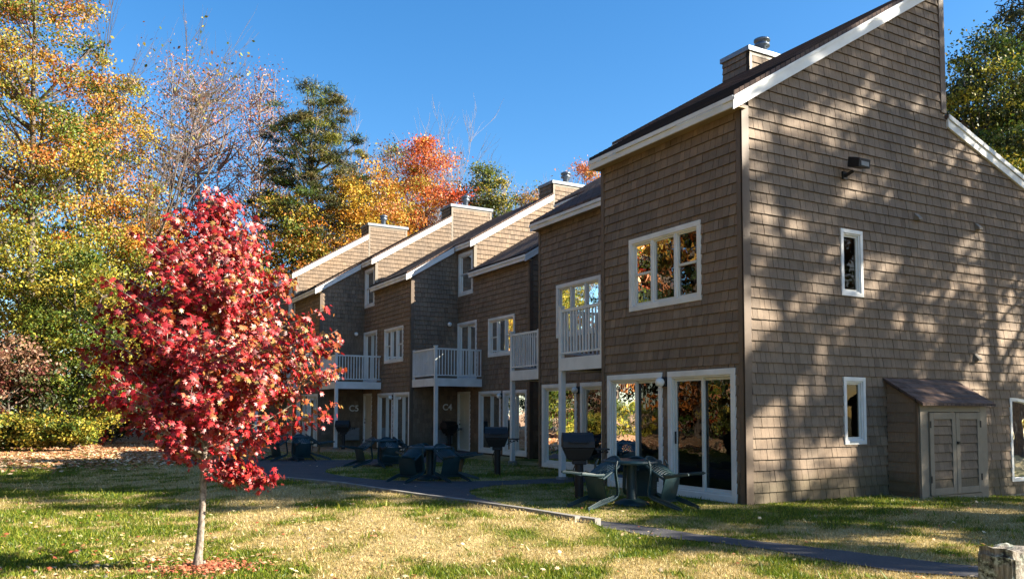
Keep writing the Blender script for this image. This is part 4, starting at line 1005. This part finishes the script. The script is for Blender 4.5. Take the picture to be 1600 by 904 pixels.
# ------------------------------------------------------------------ the red maple on the lawn
def red_maple():
    rng = np.random.RandomState(11); bx_, by_ = -8.59, -1.65; root = empty('maple_tree', (bx_, by_, .0)); tag(root, 'young red-leaved maple with slim pale trunk on the front lawn', 'tree')
    zp = [.90, 1.0, 1.15, 1.44, 1.74, 2.1, 2.45, 2.92, 3.2, 3.40, 3.66]; rp = [.15, .38, .68, .95, 1.08, 1.14, 1.04, .86, .52, .24, .03]
    Rz_ = lambda z: np.interp(z, zp, rp)
    lean = lambda z: np.array([-.03 + .035 * z, -.02 - .02 * z, z]) + np.array([.012 * math.sin(3 * z), 0, 0])
    segs = []; zt = np.linspace(-.1, 3.45, 26); tp = np.array([lean(z) for z in zt]); tr = np.interp(zt, [-.1, .03, .12, .5, 1.0, 2.0, 3.45], [.075, .055, .037, .031, .029, .018, .004]); segs.append((tp, tr))
    cl = []
    for k in range(5):
        a = k * 1.3 + .4; segs.append((np.array([[.03 * math.cos(a), .03 * math.sin(a), .10], [.06 * math.cos(a), .06 * math.sin(a), .03], [.13 * math.cos(a), .13 * math.sin(a), -.02]]), np.array([.02, .02, .006])))
    for i in range(138):
        h = .98 + 2.35 * (i / 138) ** 1.0; a = i * 2.399 + rng.uniform(-.4, .4); rise = rng.uniform(.25, .85) * (1 - (h - 1) / 3.6)
        ze = min(h + rise, 3.5) if h < 3.0 else h + .25; 
        if h < 1.25 and rng.uniform() < .55: ze = h + rng.uniform(-.12, .15)
        R_ = Rz_(ze) * rng.uniform(.56, 1.08); e = lean(ze) + np.array([R_ * math.cos(a), R_ * math.sin(a), 0]); e[2] = ze
        b = lean(h); m_ = curve(rng, b, e, 8, .06, .35); L = np.linalg.norm(e - b); r0 = .006 + .008 * L; segs.append((m_, np.linspace(r0, .0025, 8)))
        for t in np.arange(.28, 1.02, .10 / max(L, .25)):
            p = np.array([np.interp(t, np.linspace(0, 1, 8), m_[:, q]) for q in range(3)])
            if t < .9:
                s = p + rng.normal(0, .085, 3) * (1.2 - .3 * t); segs.append((np.array([p, (p + s) / 2 + rng.normal(0, .01, 3), s]), np.array([.003, .002, .0015]))); cl.append(s)
            cl.append(p)
    # the low side shoots at the bottom right and right of the crown
    right = np.array([M[0][0], M[0][1], 0]); right /= np.linalg.norm(right)
    for (e, n_) in ((right * .62 + np.array([0, 0, .86]), 9), (right * .5 + np.array([0, .05, .95]), 7), (right * 1.22 + np.array([0, 0, 1.86]), 10), (right * 1.17 + np.array([0, 0, 1.50]), 8), (right * 1.12 + np.array([.1, 0, 2.15]), 8), (-right * 1.1 + np.array([0, 0, 2.1]), 8), (-right * 1.0 + np.array([0, 0, 2.45]), 7)):
        b = lean(max(.98, e[2] - .35)); m_ = curve(rng, b, e, 8, .05, .3); segs.append((m_, np.linspace(.009, .0025, 8)))
        for t in np.linspace(.35, 1, n_ + 3): cl.append(np.array([np.interp(t, np.linspace(0, 1, 8), m_[:, q]) for q in range(3)])); cl.append(cl[-1] + rng.normal(0, .05, 3))
    cl = np.array(cl); wood_object('trunk', segs, 'mbark', root, 8)
    per = rng.randint(4, 16, len(cl)); ci = np.repeat(np.arange(len(cl)), per); n_ = len(ci)
    off = rand_dirs(rng, n_) * rng.uniform(.02, .10, (n_, 1)); off[:, 2] -= .02; P = cl[ci] + off
    out = P.copy(); out[:, 2] = 0; out /= np.linalg.norm(out, axis=1, keepdims=True) + 1e-6
    d = np.array([0, 0, -1.0]) + out * .55 + rng.normal(0, .5, (n_, 3)); nrm = out * .8 + np.array([.2, -.2, .75]) + rng.normal(0, .55, (n_, 3))
    pal = np.array([(.31, .006, .012), (.38, .014, .018), (.21, .005, .009), (.44, .04, .032), (.10, .004, .006), (.38, .07, .015), (.46, .09, .085)])
    w_ = rng.choice(7, len(cl), p=[.24, .22, .16, .13, .11, .07, .07]); Cc = pal[np.where(rng.uniform(0, 1, n_) < .5, w_[ci], rng.choice(7, n_, p=[.24, .22, .16, .13, .11, .07, .07]))]
    # part of the right side and the inner shoots are still turning: orange-olive leaves
    side = P @ np.array([M[0][0], M[0][1], 0]); turn = (rng.uniform(0, 1, n_) < np.clip(.06 + .5 * np.clip(side, 0, .8) * (np.abs(P[:, 2] - 2.3) < .9) * (rng.RandomState if False else 1), 0, .38))
    Cc = Cc.copy(); olive = np.array([(.34, .14, .035), (.24, .15, .03), (.36, .09, .025)]); Cc[turn] = olive[rng.randint(0, 3, turn.sum())]
    Cc = Cc * rng.normal(1, .15, (n_, 1)).clip(.5, 1.5)
    leaf_object('crown', P, .038 * rng.uniform(.6, 1.4, n_), d, nrm, Cc, MAT['mleaf'], T_MAPLE, root)
red_maple()
# ------------------------------------------------------------------ trees beyond the lawn and behind the houses
def place(px, d): return at_d(px, d)
def hh(py, d): return max(.2, height_at(py, d))
G1 = 'tall autumn trees at the far left of the lawn'; G2 = 'autumn trees behind the roofs'; G3 = 'low bushes at the edge of the leaf litter'
def T(name, label, px, d, ytop, ybot, wpx, **kw):
    return tree(name, label, 'tree', place(px, d), hh(ytop, d), hh(ybot, d), wpx * d / FPX, **kw)
T('orange_tree', 'large orange and yellow maple filling the upper left corner', 35, 35, -120, 560, 132, kind='egg', pal=('orange', 'orange', 'gyellow', 'green'), zones=[(0, .30, 'gyellow')], leaves=66000, lsize=.125, clumps=250, trunk=.28, seed=3, csize=.72, group=G1, limbs=60)
T('yellow_tree', 'yellow and orange tree right of the large orange maple', 168, 40, 105, 560, 62, kind='col', pal=('yellow', 'orange', 'gyellow'), leaves=26000, lsize=.13, clumps=190, trunk=.16, seed=4, csize=.6, group=G1, limbs=36)
bare_tree('bare_tree', 'thinly leaved grey branches rising above the yellow tree at left', 'tree', place(172, 41), hh(-60, 41), 9, 3.4, seed=21, stems=3, leaves=1500, lsize=.2, pal=('gyellow', 'brown'), bark='bark', group=G1)
T('green_tree', 'green and yellow tree under the large orange maple at left', 120, 33.5, 395, 668, 92, kind='egg', pal=('gyellow', 'green'), leaves=34000, lsize=.125, clumps=150, trunk=.14, seed=5, csize=.6, group=G1)
T('brown_bush', 'dark reddish brown bush at the left edge of the photo', 12, 31, 530, 694, 62, kind='col', pal=('dkred', 'dkgreen', 'brown'), leaves=11000, lsize=.14, clumps=80, trunk=.07, seed=6, csize=.45, group=G3)
for i, (px, w_, yt, lab) in enumerate(((8, 38, 650, 'low yellow-green bush at the left edge, below the brown bush'), (62, 34, 648, 'low yellow-green bush in the middle of the bush row at left'), (112, 30, 656, 'low bright green bush at the right end of the bush row, beside dark shade'))):
    T('low_bush', lab, px, 30, yt, 700, w_, kind='round', pal=('gyellow', 'green', 'gyellow'), leaves=6500, lsize=.11, clumps=50, trunk=.04, seed=30 + i, csize=.28, group=G3)
T('dark_bush', 'dark shaded evergreen bush left of the red maple', 178, 36, 560, 700, 52, kind='round', pal=('dkgreen',), leaves=9000, lsize=.16, clumps=70, trunk=.08, seed=41, csize=.5, group=G3)
for i, (px, d, yt, w_, yb, lab) in enumerate(((262, 46, 66, 68, 520, 'tall nearly bare tree with sparse pink-brown leaves, leftmost of the three'), (330, 47, 84, 62, 500, 'tall nearly bare tree with sparse pink-brown leaves, middle of the three'), (402, 50, 92, 50, 480, 'tall nearly bare tree with sparse pink-brown leaves beside the pine'))):
    T('sparse_tree', lab, px, d, yt, yb, w_, kind='round', pal=('brown', 'pink', 'brown'), leaves=7500, lsize=.12, clumps=560, trunk=.20, seed=50 + i, csize=.9, flat=.8, trunks=5, limbs=130, bark='palebark', group=G2)
T('yellow_green_tree', 'yellow-green tree low behind the red maple at left', 232, 42, 330, 600, 62, kind='egg', pal=('gyellow', 'yellow', 'orange'), leaves=20400, lsize=0.148, clumps=90, trunk=.14, seed=61, csize=.8, group=G2)
T('olive_tree', 'olive brown tree low behind the red maple top', 330, 44, 400, 620, 90, kind='egg', pal=('gyellow', 'brown', 'green'), leaves=23800, lsize=0.148, clumps=100, trunk=.14, seed=62, csize=.9, group=G2)
T('pine_tree', 'dark green pine standing highest behind the far roofs', 486, 46, 126, 440, 92, kind='egg', pal=('pine', 'pine', 'green'), leaves=52000, lsize=.17, clumps=260, trunk=.3, seed=8, csize=.47, flat=.34, droop=-.25, group=G2, tmpl=T_NEED, limbs=50)
T('golden_tree', 'golden yellow tree directly behind the farthest chimney', 565, 47, 250, 520, 72, kind='egg', pal=('yellow', 'yellow', 'orange'), leaves=37400, lsize=0.141, clumps=150, trunk=.18, seed=9, csize=.8, group=G2)
T('amber_tree', 'amber and yellow tree between the pine and the red maple crown', 452, 45, 285, 560, 66, kind='egg', pal=('yellow', 'gyellow', 'orange'), leaves=28900, lsize=0.141, clumps=130, trunk=.16, seed=10, csize=.8, group=G2)
bare_tree('bare_tree', 'pale bare tree between the pine and the orange-red tree', 'tree', place(588, 58), hh(192, 58), 6, 2.6, seed=71, stems=10, hs_=.82, tr=.019, group=G2)
T('brown_tree', 'brown fading tree at the left side of the orange-red tree', 617, 54, 218, 500, 46, kind='egg', pal=('brown', 'gyellow'), leaves=15300, lsize=0.148, clumps=80, trunk=.16, seed=12, csize=.8, group=G2)
T('orange_red_tree', 'bright orange-red tree above the middle chimneys', 664, 50, 206, 520, 76, kind='egg', pal=('red', 'red', 'orange'), leaves=32300, lsize=0.141, clumps=140, trunk=.18, seed=13, csize=.8, group=G2)
bare_tree('bare_tree', 'tall bare pale-twigged tree standing above the orange-red tree', 'tree', place(688, 57), hh(152, 57), 6, 4.0, seed=72, stems=10, hs_=.82, tr=.019, group=G2)
T('evergreen_tree', 'rounded green tree behind the second chimney', 762, 50, 248, 500, 46, kind='egg', pal=('green', 'dkgreen', 'gyellow'), leaves=25500, lsize=0.141, clumps=110, trunk=.16, seed=14, csize=.7, group=G2)
bare_tree('bare_tree', 'pale bare tree right behind the rounded green tree', 'tree', place(758, 60), hh(212, 60), 6, 2.8, seed=73, stems=10, hs_=.82, tr=.019, group=G2)
bare_tree('bare_tree', 'bare twiggy tree with a few brown leaves left of the right-hand small chimney', 'tree', place(826, 56), hh(218, 56), 4, 2.6, seed=74, stems=10, hs_=.82, tr=.019, leaves=900, lsize=.2, pal=('brown', 'orange'), group=G2)
bare_tree('bare_tree', 'bare pale twigs just behind the vent pipe of the nearer small chimney', 'tree', place(880, 60), hh(238, 60), 4, 2.8, seed=75, stems=10, hs_=.82, tr=.019, group=G2)
T('rusty_tree', 'rusty orange and green tree low between two small chimneys', 832, 52, 280, 520, 44, kind='egg', pal=('orange', 'brown', 'green'), leaves=15300, lsize=0.141, clumps=80, trunk=.14, seed=15, csize=.7, group=G2)
T('pink_tree', 'pink and orange tree just left of the tall near house', 918, 56, 250, 520, 34, kind='egg', pal=('pink', 'red', 'orange'), leaves=15300, lsize=0.141, clumps=80, trunk=.14, seed=16, csize=.7, group=G2)
T('understory_tree', 'olive understory tree in shade behind the far end of the houses', 300, 52, 480, 690, 110, kind='round', pal=('dkgreen', 'green'), leaves=9000, lsize=.28, clumps=90, trunk=.14, seed=17, csize=1.1, group=G2)
T('green_gold_tree', 'tall green and golden tree beyond the low roof at right', 1562, 31, 40, 420, 96, kind='egg', pal=('gyellow', 'green', 'dkgreen', 'dkgreen'), leaves=44200, lsize=0.126, clumps=170, trunk=.25, seed=18, csize=.62, group=G2)  # doubled dark green in the palette paints shade onto this crown
T('dark_conifer', 'dark evergreen tree at the upper right corner', 1640, 34, -80, 300, 84, kind='egg', pal=('pine', 'dkgreen'), leaves=17000, lsize=.28, clumps=110, trunk=.25, seed=19, csize=.8, tmpl=T_NEED, group=G2)
# trees that stand out of the frame: they shade the near gable and are mirrored in the windows
def sq(s, q): return (s * .773 + q * .634, -s * .634 + q * .773)
for i, (s, q, H_, z0, R_, lv) in enumerate(((20, 1.0, 23.5, 3.0, 2.9, 34000), (17.5, 4.6, 22, 3, 2.8, 15000), (24, 8.2, 24, 5, 3.6, 11000), (13.5, -1.9, 8.5, .6, 1.9, 12000), (14, -4.3, 8.1, .5, 1.9, 12000), (15, -6.8, 7.6, .5, 2.1, 12000), (28, 7.8, 8.5, .5, 3.0, 7000), (22, 3.2, 23, 8, 2.5, 11000))):
    tree('shade_tree', 'leafy tree standing to the right of the lawn outside the picture', 'tree', sq(s, q), H_, z0, R_, 'col' if H_ > 10 else 'egg', ('gyellow', 'orange'), lv, .20, 150 if H_ > 10 else 60, .24, 80 + i, R_ * (.165 if H_ > 10 else .24), group='trees right of the lawn')
rng = np.random.RandomState(5); k = 0
kinds = [('dkgreen', 'orange'), ('dkgreen', 'green'), ('green', 'red'), ('green', 'dkgreen'), ('gyellow', 'dkgreen'), ('dkgreen', 'gyellow'), ('dkgreen', 'green')]
for (x, y) in [(-23, -12), (-24, -5), (-27, 1), (-24, 7), (-28, 12), (-24, 17), (-29, 22), (-23.5, 26), (-28, 31), (-21, 35), (-26, 40), (-20, 46), (-36, -4), (-36, 8), (-37, 19), (-36, 30), (-34, 42), (-19, 55)]:
    tree('woodland_tree', 'woodland tree beyond the left side of the lawn', 'tree', (x + rng.uniform(-1, 1), y), rng.uniform(19, 25), rng.uniform(.8, 2.0), rng.uniform(3.8, 4.8), 'col', kinds[k % len(kinds)], 7000, .40, 100, .3, 100 + k, 1.15, group='woodland left of the lawn'); k += 1
for i in range(16):
    tree('woodland_bush', 'bush at the edge of the woodland left of the lawn', 'bush', (-22 + rng.uniform(-2, 1), -14 + i * 4.1), rng.uniform(1.5, 3.2), .1, rng.uniform(1.6, 2.4), 'round', kinds[(i * 3) % len(kinds)], 1800, .22, 34, .05, 160 + i, .5, group='bushes at the woodland edge')
for (px, d, w_, yt) in ((60, 52, 190, 330), (330, 60, 170, 380), (560, 62, 120, 420)):
    T('woodland_tree', 'shaded tree deep in the wood behind the autumn trees', px, d, yt, 680, w_, kind='round', pal=('dkgreen', 'gyellow'), leaves=8000, lsize=.36, clumps=90, trunk=.3, seed=130 + px, csize=1.6, group='deep woodland behind the lawn')
# ------------------------------------------------------------------ grass, litter
rng = np.random.RandomState(77)
def scatter(n, ymin=-7.0, dmin=4.0, dmax=45):
    """points on the ground seen by the camera, denser near it"""
    d = dmin * (dmax / dmin) ** rng.uniform(0, 1, n); t = rng.uniform(-.70, .70, n)
    f = np.array([M[2][0], M[2][1]]); f /= np.linalg.norm(f); r = np.array([M[0][0], M[0][1]]); r /= np.linalg.norm(r)
    x = CAM[0] + d * f[0] + d * t * r[0]; y = CAM[1] + d * f[1] + d * t * r[1]; return x, y, d
x, y, d = scatter(430000, dmin=5.2, dmax=30)
near_path = in_poly(x + rng.normal(0, .04, len(x)), y + rng.normal(0, .04, len(x)), PATHQ)
foot = ((x > -.06) & (y > -.02) & (y < 4)) | ((x > 1.8) & (y > 3.9) & (y < 34)) | ((x > 3.8) & (y > 3)) | ((x > -.1) & (y > 24.3)) | ((x > -2) & (y > 29.7)) | ((x > 1.9) & (y > 19)) | ((x > 3.45) & (x < 5.65) & (y > -.7))
kd = np.abs(x - kerb_x(y)) < .07; kd &= (y > -1.15) & (y < 7.6)
ok = ~near_path & ~foot & ~kd; x, y, d = x[ok], y[ok], d[ok]
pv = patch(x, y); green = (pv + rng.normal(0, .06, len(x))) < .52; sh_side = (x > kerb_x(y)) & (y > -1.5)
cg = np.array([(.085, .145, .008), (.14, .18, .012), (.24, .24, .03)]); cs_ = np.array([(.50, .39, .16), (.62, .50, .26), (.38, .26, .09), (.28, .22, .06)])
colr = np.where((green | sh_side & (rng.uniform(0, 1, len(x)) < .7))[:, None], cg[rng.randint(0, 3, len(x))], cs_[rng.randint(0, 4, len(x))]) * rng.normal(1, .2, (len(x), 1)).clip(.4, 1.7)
gz = ground_h(x, y); n_ = len(x)
dirs = np.stack([rng.normal(0, .55, n_), rng.normal(0, .55, n_), np.ones(n_)], 1)
tall = rng.uniform(.6, 1.2, n_) * (1 + 1.1 * (rng.uniform(0, 1, n_) < .015))
size = tall * (.029 + .0011 * d) * np.where(green, 1.15, .85)
BL = dict(v=[(-.10, 0, 0), (.10, 0, 0), (.03, 1, .15)], f=[(0, 1, 2)])
nr = rand_dirs(rng, n_); nr[:, 2] *= .3
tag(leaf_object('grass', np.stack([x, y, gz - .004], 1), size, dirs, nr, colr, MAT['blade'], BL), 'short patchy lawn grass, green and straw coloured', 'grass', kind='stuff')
def litter(name, x, y, size, pal, lab):
    n_ = len(x); pal = np.array(pal); d_ = rand_dirs(rng, n_); d_[:, 2] *= .25; nr = rand_dirs(rng, n_) * .45 + np.array([0, 0, 1.0])
    return tag(leaf_object(name, np.stack([x, y, ground_h(x, y) + .018 + rng.uniform(0, .02, n_)], 1), size * rng.uniform(.6, 1.3, n_), d_, nr, pal[rng.randint(0, len(pal), n_)] * rng.normal(1, .15, (n_, 1)), MAT['litter'], T_OVAL if size > .07 else T_MAPLE), lab, 'leaves', kind='stuff')
n0 = 30000; lx = rng.uniform(-16, -3.5, n0); ly = 12.5 + 20 * rng.uniform(0, 1, n0) ** .75
ok = (rng.uniform(0, 1, n0) < sm(11, 18, ly)) & ~in_poly(lx, ly, PATHQ); lx, ly = lx[ok], ly[ok]
litter('leaf_litter', lx, ly, .13, [(.34, .16, .08), (.50, .30, .18), (.60, .44, .28), (.44, .20, .08), (.30, .13, .07), (.66, .50, .30)], 'thick carpet of brown fallen leaves at the edge of the wood')
n0 = 900; a = rng.uniform(0, 2 * np.pi, n0); r_ = np.abs(rng.normal(0, 2.3, n0)); lx = -8.9 + r_ * np.cos(a); ly = -.9 + r_ * np.sin(a) * 1.3
ok = ~in_poly(lx, ly, PATHQ); litter('fallen_leaves', lx[ok], ly[ok], .036, [(.60, .50, .30), (.56, .46, .32), (.32, .08, .04), (.45, .30, .12), (.50, .40, .2), (.30, .15, .06)], 'scattered cream and red leaves on the grass around the maple')
x, y, d = scatter(480, dmin=7, dmax=28); litter('scattered_leaves', x, y, .034, [(.66, .5, .3), (.5, .25, .12), (.35, .12, .06), (.6, .42, .18)], 'thinly scattered tan leaves over lawn and path')
n0 = 1500; a = rng.uniform(0, 2 * np.pi, n0); r_ = np.abs(rng.normal(0, .20, n0)); lx = -8.53 + r_ * np.cos(a) * 1.3; ly = -1.75 + r_ * np.sin(a)
litter('bark_mulch', lx, ly, .022, [(.42, .12, .06), (.50, .18, .09), (.30, .08, .05), (.46, .22, .12)], 'reddish bark mulch round the foot of the maple')
